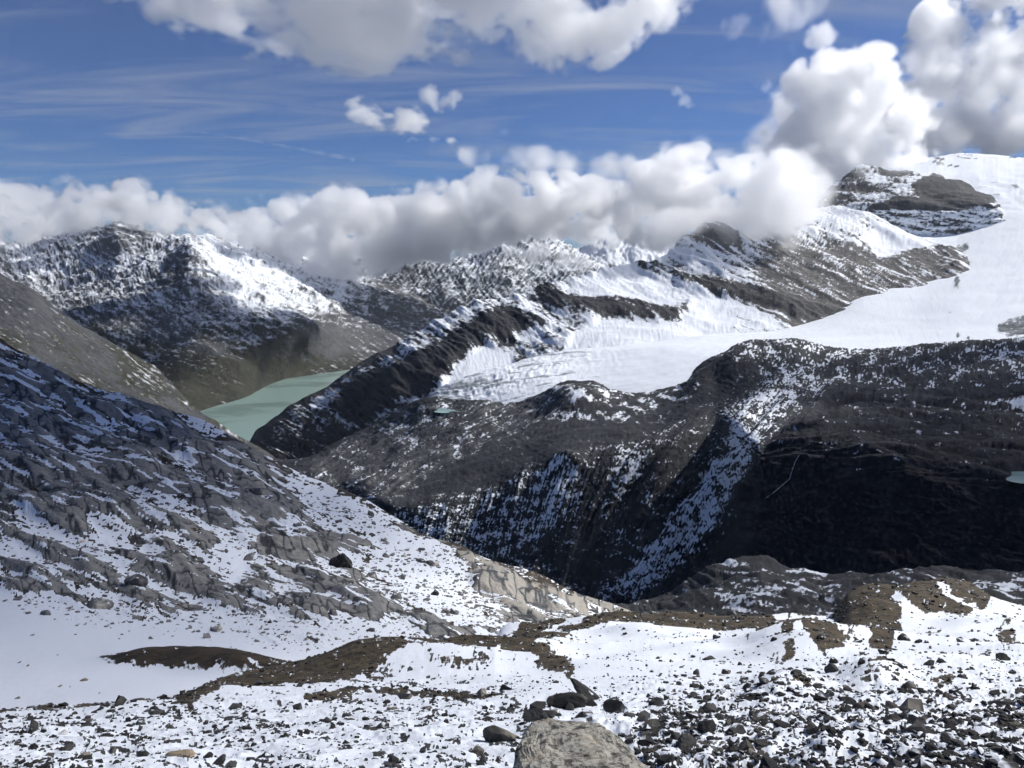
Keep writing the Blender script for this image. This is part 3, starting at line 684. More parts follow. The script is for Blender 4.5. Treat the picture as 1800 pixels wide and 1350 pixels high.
def d_paint(c):
    P, X, Y, N = c['P'], c['X'], c['Y'], c['N']
    dk, mt = c['dk'], c['mt']
    f = mt * pn(c, 25, 64, 6, 4, 0.65, seed=11.) + (1 - mt) * pn(c, 30, 30, 8, 4, 0.65, seed=12.)
    g = pn(c, 20, 8, 3.5, 2, 0.6, seed=13.)
    right = sstep(1240, 1400, X) * sstep(405, 450, Y)
    s = 0.56 + 0.55 * f + 0.28 * g + 0.20 * c['big'] - 0.62 * dk * (0.85 - 0.3 * g) + 0.35 * c['sn'] + 0.30 * c['fan'] + 0.35 * c['fan2'] + 0.9 * c['bay'] - 0.27 * right + 0.25 * c['rib'] * mt - 0.05 * mt
    s = s - 0.04 * (1 - mt) - 0.25 * sstep(700, 780, Y) * (1 - mt) + 0.14 * blob(X, Y, 900, 575, 90, 40) * (1 - dk) - 0.25 * c['fan'] * sstep(.1, .5, g + .4 * f)
    s = s - 0.30 * lineband(X, Y, [(437, 777), (507, 715), (600, 662), (690, 612)], 12) * (1 - mt) - 0.5 * blob(X, Y, 1255, 432, 50, 16)
    tone = 0.36 + 0.35 * f + .25 * g - 0.30 * dk + 0.28 * right - 0.20 * (1 - sstep(850, 1000, X)) + 0.35 * blob(X, Y, 1255, 435, 60, 25) + 0.2 * lineband(X, Y, [(437, 777), (507, 715), (600, 662), (690, 612)], 12)  # spur crest browner and lighter: its sunlit edge put into the tone
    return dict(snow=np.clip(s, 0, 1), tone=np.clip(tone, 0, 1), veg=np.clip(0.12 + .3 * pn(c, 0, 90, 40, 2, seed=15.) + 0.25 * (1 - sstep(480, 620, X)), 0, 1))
D_ROWS = [
    [(380, 860, 2000), (440, 830, 1980), (540, 850, 1950), (640, 820, 1850), (700, 770, 1750), (800, 730, 1750), (900, 715, 1780), (1000, 665, 1850), (1150, 640, 1950), (1250, 630, 2000), (1400, 610, 2100), (1550, 600, 2250), (1640, 560, 2500), (1690, 500, 2800), (1730, 570, 2950)],
    [(380, 835, 2180), (440, 800, 2150), (540, 800, 2080), (640, 770, 2000), (700, 715, 1940), (800, 670, 1930), (900, 655, 1960), (1000, 615, 2030), (1150, 590, 2120), (1250, 582, 2200), (1400, 567, 2300), (1550, 571, 2400), (1640, 532, 2600), (1690, 475, 2850), (1730, 560, 3000)],
    [(380, 832, 2280), (440, 785, 2250), (540, 745, 2200), (640, 690, 2200), (700, 650, 2150), (800, 610, 2200), (900, 590, 2250), (1000, 560, 2300), (1150, 535, 2450), (1250, 510, 2550), (1400, 500, 2600), (1550, 500, 2700), (1640, 490, 2750), (1690, 460, 2950), (1730, 555, 3050)],
    [(380, 835, 2360), (437, 778, 2330), (451, 757, 2325), (471, 744, 2320), (507, 716, 2325), (533, 700, 2330), (573, 681, 2340), (600, 662, 2350), (624, 645, 2360), (651, 628, 2375), (687, 611, 2390), (720, 593, 2400), (760, 571, 2430), (800, 549, 2460), (850, 531, 2500), (900, 526, 2560), (950, 512, 2620), (1000, 493, 2700), (1050, 481, 2760), (1100, 473, 2830), (1150, 462, 2900), (1180, 453, 2950), (1215, 424, 3000), (1260, 415, 3050), (1300, 426, 3100), (1340, 415, 3150), (1400, 390, 3300), (1450, 372, 3400), (1520, 378, 3400), (1560, 400, 3300), (1640, 430, 3150), (1690, 450, 3050), (1730, 550, 3100)],
]
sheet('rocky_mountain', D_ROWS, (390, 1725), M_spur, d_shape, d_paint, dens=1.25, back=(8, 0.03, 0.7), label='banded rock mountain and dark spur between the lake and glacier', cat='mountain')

# ---- summit dome with rock bands
def e_shape(c):
    P, X, Y, D = c['P'], c['X'], c['Y'], c['D']
    m = D / FPX
    wav = 10 * noise3(X / 110., Y / 60., 3.) - 0.0016 * (X - 1600) ** 2 * 0.25
    sl = noise3(X / 120., (Y + wav) / 10., 1.) * 0.6 + noise3(X / 50., (Y + wav) / 5., 4.) * 0.4
    c['sl'] = sl
    a = m * (7 * sl + 2.4 * pn(c, 12, 24, 6, 3, .6, 'ridge', 5.)) + fbm(P, 300., 2, kind='ridge') * 14
    return along(c, a, 0.3)
def e_paint(c):
    P, X, Y, N = c['P'], c['X'], c['Y'], c['N']
    f = pn(c, 10, 44, 6, 4, .65, seed=1.); g = pn(c, 0, 8, 3.5, 2, .6, seed=2.)
    dk = inpoly(X, Y, [(1530, 368), (1570, 352), (1620, 350), (1600, 330), (1640, 310), (1690, 316), (1735, 335), (1752, 350), (1735, 362), (1650, 370)], 6)
    lf = inpoly(X, Y, [(1400, 380), (1450, 340), (1500, 300), (1570, 296), (1600, 306), (1560, 330), (1500, 350), (1450, 378)], 8)
    s = 0.52 + 0.50 * f + .3 * g + 0.30 * c['sl'] - 0.62 * dk - 0.18 * lf + 0.55 * blob(X, Y, 1545, 318, 24, 7, 12) + 0.4 * blob(X, Y, 1660, 352, 26, 5) + 0.25 * lineband(X, Y, [(1590, 292), (1660, 300), (1740, 328)], 6)
    return dict(snow=np.clip(s, 0, 1), tone=np.clip(.26 + .4 * f - .16 * dk, 0, 1), veg=np.zeros_like(X))
E_ROWS = [
    [(1330, 450, 3750), (1500, 440, 3650), (1600, 436, 3650), (1700, 430, 3700), (1800, 420, 3850)],
    [(1330, 400, 3755), (1420, 376, 3705), (1500, 372, 3655), (1600, 370, 3655), (1680, 370, 3705), (1740, 364, 3755), (1765, 390, 3800), (1800, 450, 3855)],
    [(1330, 390, 3950), (1420, 352, 3850), (1500, 335, 3800), (1600, 330, 3800), (1680, 338, 3800), (1740, 355, 3850), (1765, 386, 3870), (1800, 448, 3900)],
    [(1330, 388, 4100), (1400, 366, 4050), (1440, 345, 4050), (1480, 316, 4050), (1520, 296, 4050), (1560, 298, 4050), (1600, 302, 4050), (1640, 308, 4050), (1680, 321, 4000), (1720, 340, 3950), (1748, 354, 3950), (1768, 384, 3960), (1800, 446, 3980)],
]
sheet('summit_dome', E_ROWS, (1335, 1795), M_spur, e_shape, e_paint, dens=1.25, back=(8, 0.03, 0.3), label='dark banded rock dome under the highest snow', cat='summit')

# ---- far side of the valley, above the lake
def a_shape(c):
    P, X, Y, D, T = c['P'], c['X'], c['Y'], c['D'], c['T']
    m = D / FPX
    up = sstep(1.2, 3.0, T)
    a = fbm(P, 900., 4, 0.55, kind='ridge') * 70 * up + fbm(P, 240., 3, 0.55, kind='ridge') * (8 + 22 * up)
    a = a + m * (1.0 + 2.0 * up) * (pn(c, 26, 26, 7, 4, 0.6, 'ridge', 1.) + 0.5 * pn(c, 70, 18, 6, 3, .6, 'ridge', 2.))
    pk = blob(X, Y, 338, 485, 34, 50, 0, .7) * 80 + blob(X, Y, 215, 430, 50, 24, 0, .7) * 25 - blob(X, Y, 90, 500, 80, 40) * 60 - blob(X, Y, 480, 560, 120, 20) * 30
    a = (a + pk) * sstep(0.8, 1.6, T) + fbm(P, 40., 3) * 3 * sstep(0.2, 1, T)
    return along(c, a, 0.45)
def a_paint(c):
    P, X, Y, N, T = c['P'], c['X'], c['Y'], c['N'], c['T']
    e = pn(c, 20, 110, 40, 3, .5, seed=3.); f = pn(c, 24, 26, 5.5, 4, .65, seed=4.); g = pn(c, 10, 7, 3.2, 2, .6, seed=5.)
    v = pn(c, 34, 90, 9, 4, .6, seed=6.)
    line = pchip([-300, 0, 100, 250, 400, 560, 700, 800], [535, 530, 545, 560, 575, 555, 540, 540], X.ravel()).reshape(X.shape)
    hgt = np.clip((line - Y) / 90., -1.5, 1.0)
    s = 0.29 + 0.18 * hgt + 0.7 * (N[..., 2] - 0.78) + 0.14 * e + 0.52 * f + .26 * g
    s = s + 0.20 * inpoly(X, Y, [(360, 450), (600, 490), (640, 540), (560, 560), (420, 560), (370, 500)], 25) - 0.22 * blob(X, Y, 225, 425, 45, 30) - .2 * blob(X, Y, 320, 500, 30, 30)
    scree = inpoly(X, Y, [(560, 560), (740, 540), (760, 600), (640, 660), (560, 640)], 40)  # not debris: sunlight on this part put into a lighter, barer tone
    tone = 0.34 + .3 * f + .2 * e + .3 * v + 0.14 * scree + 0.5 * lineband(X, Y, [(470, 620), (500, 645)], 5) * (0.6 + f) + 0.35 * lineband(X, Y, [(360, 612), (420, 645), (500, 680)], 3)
    veg = 0.40 + 0.4 * e + 0.35 * v - 0.4 * hgt - 0.3 * scree + 0.2 * blob(X, Y, 370, 665, 60, 20)
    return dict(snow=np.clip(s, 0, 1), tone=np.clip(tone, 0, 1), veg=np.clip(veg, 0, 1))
LAKE_Z = float(unproject(440., 775., 2428.)[2])
def shore(x, y, below=10.0):
    """a point of the lake bed just off the shore line"""
    r = unproject(float(x), float(y), 1.0)
    return (x, y, (LAKE_Z - below) / r[2])
A_ROWS = [
    [shore(*q) for q in ((-500, 800), (100, 795), (300, 775), (369, 742), (429, 721), (473, 695), (500, 683), (529, 669), (553, 662), (607, 651), (660, 644), (720, 640), (820, 636))],
    [(x, y - 13, d * 1.045) for x, y, d in [shore(*q) for q in ((-500, 790), (100, 785), (300, 767), (369, 737), (429, 717), (473, 691), (500, 680), (529, 666), (553, 659), (607, 648), (660, 641), (720, 636), (820, 632))]],
    [(-500, 640, 3300), (0, 620, 3300), (200, 600, 3400), (300, 610, 3400), (400, 620, 3450), (500, 610, 3700), (600, 592, 4500), (680, 585, 4900), (740, 585, 5050), (820, 590, 5150)],
    [(-500, 540, 4600), (0, 520, 4700), (100, 510, 4800), (200, 500, 4700), (330, 490, 4500), (450, 510, 4600), (560, 530, 5000), (680, 548, 5500), (740, 560, 5600), (820, 570, 5650)],
    [(-500, 430, 6400), (-100, 425, 6400), (0, 432, 6300), (60, 428, 6200), (130, 420, 6100), (180, 418, 5900), (212, 404, 5800), (260, 418, 5800), (290, 425, 5800), (350, 424, 5900), (420, 440, 6000), (500, 456, 6100), (560, 474, 6200), (620, 490, 6200), (680, 512, 6150), (740, 540, 6050), (780, 560, 6000), (820, 575, 5950)],
]
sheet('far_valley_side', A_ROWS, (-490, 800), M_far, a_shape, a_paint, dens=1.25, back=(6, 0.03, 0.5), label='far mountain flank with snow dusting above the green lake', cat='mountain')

# ---- shoulder that comes in from the left
def b_shape(c):
    P, X, Y, D = c['P'], c['X'], c['Y'], c['D']
    a = fbm(P, 260., 3, 0.5, kind='ridge') * 14 + D / FPX * (2 * pn(c, 38, 40, 9, 4, 0.6, 'ridge', 1.) + pn(c, 0, 8, 4, 2, seed=2.))
    return along(c, a, 0.5)
def b_paint(c):
    P, X, Y, N = c['P'], c['X'], c['Y'], c['N']
    e = pn(c, 30, 120, 50, 3, seed=3.); f = pn(c, 38, 34, 5, 4, .62, seed=4.); g = pn(c, 30, 9, 3.2, 2, .6, seed=5.)
    dkz = blob(X, Y, 10, 530, 100, 34, 30)
    s = 0.20 + 0.45 * f + .2 * g + .35 * e - 0.06 * dkz
    return dict(snow=np.clip(s, 0, 1), tone=np.clip(.34 + .4 * f + .2 * g - .12 * dkz, 0, 1), veg=np.clip(.55 + .4 * e - .5 * dkz + .2 * f, 0, 1))
B_ROWS = [
    [(-500, 760, 1000), (0, 770, 1050), (250, 790, 1200), (420, 830, 1400), (500, 860, 1500)],
    [(-500, 660, 1250), (0, 690, 1300), (250, 720, 1500), (420, 790, 1700), (500, 830, 1750)],
    [(-500, 560, 1500), (0, 590, 1550), (120, 625, 1650), (250, 675, 1800), (420, 775, 1900), (500, 820, 1950)],
    [(-500, 330, 1800), (-60, 452, 1800), (0, 484, 1800), (50, 512, 1820), (100, 548, 1850), (150, 582, 1900), (200, 610, 1950), (260, 642, 2020), (310, 690, 2080), (350, 735, 2120), (420, 790, 2150), (500, 835, 2180)],
]
sheet('valley_shoulder', B_ROWS, (-490, 480), M_far, b_shape, b_paint, dens=1.2, back=(6, 0.04, 0.7), label='olive brown shoulder coming in from the left edge', cat='hillside')

# ---- far ridges at the head of the valley
def c_shape(c):
    P, X, Y, D = c['P'], c['X'], c['Y'], c['D']
    a = fbm(P, 800., 4, 0.55, kind='ridge') * 80 + D / FPX * (3.2 * pn(c, -50, 34, 9, 4, 0.6, 'ridge', 1.) + 2.2 * pn(c, 55, 26, 8, 3, .6, 'ridge', 2.))
    return along(c, a, 0.4)
def c_paint(c):
    P, X, Y, N = c['P'], c['X'], c['Y'], c['N']
    f = pn(c, -52, 22, 4.5, 4, .65, seed=3.); g = pn(c, 0, 6, 3.2, 2, .6, seed=4.)
    s = 0.50 + 0.6 * (N[..., 2] - .7) + .50 * f + .3 * g - 0.25 * blob(X, Y, 720, 490, 100, 45) - 0.004 * np.clip(Y - 540, 0, 100)
    return dict(snow=np.clip(s, 0, 1), tone=np.clip(.35 + .4 * f, 0, 1), veg=np.zeros_like(X))
C_ROWS = [
    [(560, 640, 5900), (700, 625, 5900), (800, 600, 5800), (1100, 600, 5700)],
    [(560, 590, 6000), (700, 580, 6000), (760, 568, 5950), (800, 552, 5900), (900, 540, 5900), (1100, 540, 5900)],
    [(560, 540, 6300), (700, 520, 6300), (800, 500, 6200), (900, 470, 6200), (1000, 480, 6200), (1100, 510, 6200)],
    [(560, 505, 6900), (660, 480, 6900), (750, 462, 6800), (830, 455, 6800), (870, 432, 6700), (920, 415, 6700), (960, 420, 6700), (1000, 440, 6700), (1040, 462, 6700), (1100, 490, 6700)],
]
sheet('valley_head_ridge', C_ROWS, (575, 1090), M_far, c_shape, c_paint, dens=1.2, back=(6, 0.03, 0.5), label='far snowy ridge at the head of the lake valley', cat='ridge')
def c2_paint(c):
    P, X, Y, N = c['P'], c['X'], c['Y'], c['N']
    n2 = fbm(P, 90., 4)
    return dict(snow=np.clip(.78 + .7 * (N[..., 2] - .7) + .6 * n2, 0, 1), tone=np.clip(.3 + .4 * n2, 0, 1), veg=np.zeros_like(X))
C2_ROWS = [
    [(900, 560, 6300), (1300, 540, 6300)],
    [(900, 500, 6700), (1090, 470, 6600), (1300, 480, 6700)],
    [(900, 470, 7200), (980, 455, 7200), (1020, 446, 7200), (1050, 430, 7150), (1080, 420, 7100), (1100, 422, 7100), (1128, 412, 7100), (1145, 425, 7150), (1170, 440, 7200), (1300, 420, 7200)],
]
sheet('snow_peak', C2_ROWS, (930, 1290), M_far, c_shape, c2_paint, dens=1.2, back=(6, 0.03, 0.5), label='white peak just behind the far ridge', cat='mountain')

# ---- lake, ponds, base of the land
def water_mat(name, col):
    m, N, L = new_mat(name)
    out = N('ShaderNodeOutputMaterial'); bs = N('ShaderNodeBsdfPrincipled'); L(bs.outputs[0], out.inputs['Surface'])
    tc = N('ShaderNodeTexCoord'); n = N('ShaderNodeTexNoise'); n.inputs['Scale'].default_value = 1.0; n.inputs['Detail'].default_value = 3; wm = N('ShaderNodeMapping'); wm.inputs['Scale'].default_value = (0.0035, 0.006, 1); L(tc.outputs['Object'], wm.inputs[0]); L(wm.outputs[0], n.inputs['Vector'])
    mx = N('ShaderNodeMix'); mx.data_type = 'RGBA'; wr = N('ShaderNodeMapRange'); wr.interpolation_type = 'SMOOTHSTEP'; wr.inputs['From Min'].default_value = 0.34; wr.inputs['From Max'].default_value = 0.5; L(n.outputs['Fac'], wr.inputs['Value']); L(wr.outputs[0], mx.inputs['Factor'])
    mx.inputs['A'].default_value = (*[v * 0.7 for v in col], 1); mx.inputs['B'].default_value = (*[v * 1.05 for v in col], 1)  # dark streaks of cloud shade and wind ripple put into the water colour
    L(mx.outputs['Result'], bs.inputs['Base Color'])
    bs.inputs['Roughness'].default_value = 0.22; bs.inputs['IOR'].default_value = 1.33; bs.inputs['Specular IOR Level'].default_value = 0.3
    w = N('ShaderNodeTexNoise'); w.inputs['Scale'].default_value = 0.12; w.inputs['Detail'].default_value = 3; L(tc.outputs['Object'], w.inputs['Vector'])
    b = N('ShaderNodeBump'); b.inputs['Strength'].default_value = 0.25; b.inputs['Distance'].default_value = 1.0; L(w.outputs['Fac'], b.inputs['Height']); L(b.outputs[0], bs.inputs['Normal'])
    return m
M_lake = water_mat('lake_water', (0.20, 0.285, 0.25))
def flat(name, pts, mat, label=None, kind='structure', cat=None):
    me = bpy.data.meshes.new(name); me.from_pydata([tuple(p) for p in pts], [], [list(range(len(pts)))]); me.update(); me.materials.append(mat)
    o = bpy.data.objects.new(name, me); COL.objects.link(o); tag(o, label, cat, None, kind)
    return o
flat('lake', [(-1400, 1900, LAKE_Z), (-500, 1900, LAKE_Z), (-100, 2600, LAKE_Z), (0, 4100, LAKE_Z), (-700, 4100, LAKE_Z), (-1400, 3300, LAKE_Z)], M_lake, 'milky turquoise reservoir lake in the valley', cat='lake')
M_base = ground_mat('valley_floor', 40.0, ROCK_D, ROCK_M, ROCK_L)
flat('terrain', [(-60000, -60000, LAKE_Z - 45), (60000, -60000, LAKE_Z - 45), (60000, 60000, LAKE_Z - 45), (-60000, 60000, LAKE_Z - 45)], M_base, 'low land below the mountains')

# ================================================================ boulders, stones and rubble
def stone_mat(name, dark, mid, snow=0.5, scale=1.0, lichen=None):
    m, N, L = new_mat(name)
    out = N('ShaderNodeOutputMaterial'); bs = N('ShaderNodeBsdfPrincipled'); L(bs.outputs[0], out.inputs['Surface'])
    tc = N('ShaderNodeTexCoord'); oi = N('ShaderNodeObjectInfo'); ge = N('ShaderNodeNewGeometry')
    n = N('ShaderNodeTexNoise'); n.inputs['Scale'].default_value = 4.0 * scale; n.inputs['Detail'].default_value = 5; n.inputs['Roughness'].default_value = 0.65; L(ge.outputs['Position'], n.inputs['Vector'])
    mx = N('ShaderNodeMix'); mx.data_type = 'RGBA'; L(n.outputs['Fac'], mx.inputs['Factor']); mx.inputs['A'].default_value = (*dark, 1); mx.inputs['B'].default_value = (*mid, 1)
    col = mx.outputs['Result']
    bn = N('ShaderNodeTexNoise'); bn.inputs['Scale'].default_value = 0.9 * scale; bn.inputs['Detail'].default_value = 2; L(ge.outputs['Position'], bn.inputs['Vector'])
    br = N('ShaderNodeMapRange'); br.interpolation_type = 'SMOOTHSTEP'; br.inputs['From Min'].default_value = 0.54; br.inputs['From Max'].default_value = 0.70; L(bn.outputs['Fac'], br.inputs['Value'])
    mb = N('ShaderNodeMix'); mb.data_type = 'RGBA'; L(br.outputs[0], mb.inputs['Factor']); L(col, mb.inputs['A']); mb.inputs['B'].default_value = (*[min(0.5, v * 2.2) * w for v, w in zip(mid, (1.08, 1.0, 0.86))], 1); col = mb.outputs['Result']
    va = N('ShaderNodeMapRange'); va.inputs['To Min'].default_value = 0.6; va.inputs['To Max'].default_value = 1.5; L(oi.outputs['Random'], va.inputs['Value'])
    sc_ = N('ShaderNodeVectorMath'); sc_.operation = 'SCALE'; L(col, sc_.inputs[0]); L(va.outputs[0], sc_.inputs['Scale']); col = sc_.outputs[0]
    if lichen:
        n2 = N('ShaderNodeTexNoise'); n2.inputs['Scale'].default_value = lichen[1]; n2.inputs['Detail'].default_value = 8; n2.inputs['Roughness'].default_value = 0.72; L(tc.outputs['Object'], n2.inputs['Vector'])
        r2 = N('ShaderNodeMapRange'); r2.interpolation_type = 'SMOOTHSTEP'; r2.inputs['From Min'].default_value = 0.40; r2.inputs['From Max'].default_value = 0.58; L(n2.outputs['Fac'], r2.inputs['Value'])
        sz = N('ShaderNodeSeparateXYZ'); L(ge.outputs['Normal'], sz.inputs[0])
        up = N('ShaderNodeMapRange'); up.inputs['From Min'].default_value = 0.25; up.inputs['From Max'].default_value = 0.6; L(sz.outputs['Z'], up.inputs['Value'])
        fm = N('ShaderNodeMath'); fm.operation = 'MULTIPLY'; L(r2.outputs[0], fm.inputs[0]); L(up.outputs[0], fm.inputs[1])
        m2 = N('ShaderNodeMix'); m2.data_type = 'RGBA'; L(fm.outputs[0], m2.inputs['Factor']); L(col, m2.inputs['A']); m2.inputs['B'].default_value = (*lichen[0], 1); col = m2.outputs['Result']
    if snow:
        sz2 = N('ShaderNodeSeparateXYZ'); L(ge.outputs['Normal'], sz2.inputs[0])
        n3 = N('ShaderNodeTexNoise'); n3.inputs['Scale'].default_value = 1.7 * scale; n3.inputs['Detail'].default_value = 3; L(ge.outputs['Position'], n3.inputs['Vector'])
        ad = N('ShaderNodeMath'); ad.operation = 'ADD'; L(sz2.outputs['Z'], ad.inputs[0]); L(n3.outputs['Fac'], ad.inputs[1])
        sf = N('ShaderNodeMapRange'); sf.interpolation_type = 'SMOOTHSTEP'; sf.inputs['From Min'].default_value = 1.62 - snow * 0.3; sf.inputs['From Max'].default_value = 1.70 - snow * 0.3; L(ad.outputs[0], sf.inputs['Value'])
        m3 = N('ShaderNodeMix'); m3.data_type = 'RGBA'; L(sf.outputs[0], m3.inputs['Factor']); L(col, m3.inputs['A']); m3.inputs['B'].default_value = (0.80, 0.83, 0.87, 1); col = m3.outputs['Result']
    L(col, bs.inputs['Base Color'])
    bs.inputs['Roughness'].default_value = 0.85; bs.inputs['Specular IOR Level'].default_value = 0.25
    b = N('ShaderNodeBump'); b.inputs['Strength'].default_value = 0.6; b.inputs['Distance'].default_value = 0.06 / scale; L(n.outputs['Fac'], b.inputs['Height']); L(b.outputs[0], bs.inputs['Normal'])
    return m
M_stone = stone_mat('dark_stone', (0.012, 0.012, 0.013), (0.075, 0.072, 0.068), 0.35)
M_hstone = stone_mat('hillside_stone', (0.05, 0.05, 0.05), (0.2, 0.195, 0.185), 0.3, 0.35)
M_tan = stone_mat('tan_stone', (0.10, 0.075, 0.05), (0.24, 0.19, 0.14), 0)
M_pale = stone_mat('pale_stone', (0.35, 0.34, 0.33), (0.6, 0.58, 0.56), 0)
M_lichen = stone_mat('lichened_stone', (0.02, 0.02, 0.02), (0.11, 0.10, 0.085), 0, 3.0, lichen=((0.40, 0.38, 0.32), 14.0))

def hull_mesh(name, rng, npts, dims, mat, power=1.0):
    """an angular block: hull of points on a rounded box"""
    bm = bmesh.new()
    for _ in range(npts):
        v = rng.normal(size=3); v /= np.linalg.norm(v)
        v = np.sign(v) * np.abs(v) ** power
        v *= rng.uniform(0.8, 1.1)
        bm.verts.new((v[0] * dims[0], v[1] * dims[1], v[2] * dims[2]))
    r = bmesh.ops.convex_hull(bm, input=bm.verts)
    bmesh.ops.delete(bm, geom=[g for g in r['geom_interior'] if isinstance(g, bmesh.types.BMVert)], context='VERTS')
    bmesh.ops.recalc_face_normals(bm, faces=bm.faces)
    me = bpy.data.meshes.new(name); bm.to_mesh(me); bm.free(); me.materials.append(mat)
    return me

rs = np.random.default_rng(5)
STONES = [hull_mesh('stone', rs, 13 + k % 4, (1.0, rs.uniform(.55, .9), rs.uniform(.38, .7)), M_stone, 0.6) for k in range(10)]
HSTONES = [hull_mesh('hill_stone', rs, 16, (1.0, rs.uniform(.55, .9), rs.uniform(.4, .65)), M_hstone, 0.6) for k in range(6)]

PROJ = {}
def on(sheet_name, x, y):
    """the place of a terrain that shows at a photograph pixel, and its distance"""
    c = SHEETS[sheet_name]
    if sheet_name not in PROJ: PROJ[sheet_name] = project(c['P'])
    px, py = PROJ[sheet_name]
    d2 = (px - x) ** 2 + (py - y) ** 2 + 1e-3 * c['D']
    i = np.unravel_index(np.argmin(d2), d2.shape)
    return c['P'][i], c['N'][i], float(c['P'][i][1])

def put(name, me, pos, size, rot, label, cat='boulder', group=None, sink=0.25):
    o = bpy.data.objects.new(name, me); COL.objects.link(o)
    o.location = (pos[0], pos[1], pos[2] + size[2] * (1 - 2 * sink) * 0.5)
    o.scale = size; o.rotation_euler = rot
    return tag(o, label, cat, group)

# the lichened boulder at the photographer's feet
def lumpy(name, mat, loc, dims, rot, label, n=5, rough=0.10, power=0.45, seed=0, cat='boulder', tilt=None, freq=1.6, facets=0):
    bm = bmesh.new(); bmesh.ops.create_icosphere(bm, subdivisions=n, radius=1.0)
    V = np.array([v.co[:] for v in bm.verts])
    g = np.random.default_rng(seed + 100)
    if facets:                                   # broken faces: a ball cut by random planes
        pl = g.normal(size=(facets, 3)); pl[:, 2] *= 0.8; pl /= np.linalg.norm(pl, axis=1, keepdims=True)
        hh = g.uniform(0.55, 0.95, facets)
        den = V @ pl.T
        V = V * np.minimum(1.15, np.where(den > 0.02, hh / np.maximum(den, 0.02), 9).min(1))[:, None]
    else:
        V = np.sign(V) * np.abs(V) ** power
        V /= np.maximum(1.0, np.abs(V).max(1, keepdims=True))
    Q = V * freq + seed * 7.1
    a = fbm(Q, 1.0, 5, 0.5) * rough * 2.2 + fbm(Q, 0.35, 3, 0.5, kind='ridge') * rough * 0.6
    nrm = V / np.linalg.norm(V, axis=1, keepdims=True)
    V = (V + nrm * a[:, None]) * np.array(dims)
    if tilt is not None: V = tilt(V)
    for v, p in zip(bm.verts, V): v.co = p
    me = bpy.data.meshes.new(name); bm.to_mesh(me); bm.free(); me.materials.append(mat)
    for p in me.polygons: p.use_smooth = False
    o = bpy.data.objects.new(name, me); COL.objects.link(o)
    o.location = loc; o.rotation_euler = rot
    return tag(o, label, cat)
bp_ = unproject(1008., 1326., 7.0)
def taper(V):
    V = V.copy()
    s = 1.0 - 0.25 * np.clip(V[:, 1] / 0.5, -1, 1)          # narrower at the far end
    V[:, 0] *= s
    return V
lumpy('boulder', M_lichen, tuple(bp_ + np.array([0, 0.05, -0.33])), (0.62, 0.60, 0.40), (math.radians(-4), math.radians(5), math.radians(6)), 'large boulder covered in pale lichen at the bottom edge', 6, 0.09, 0.42, 1, tilt=taper, freq=1.8)

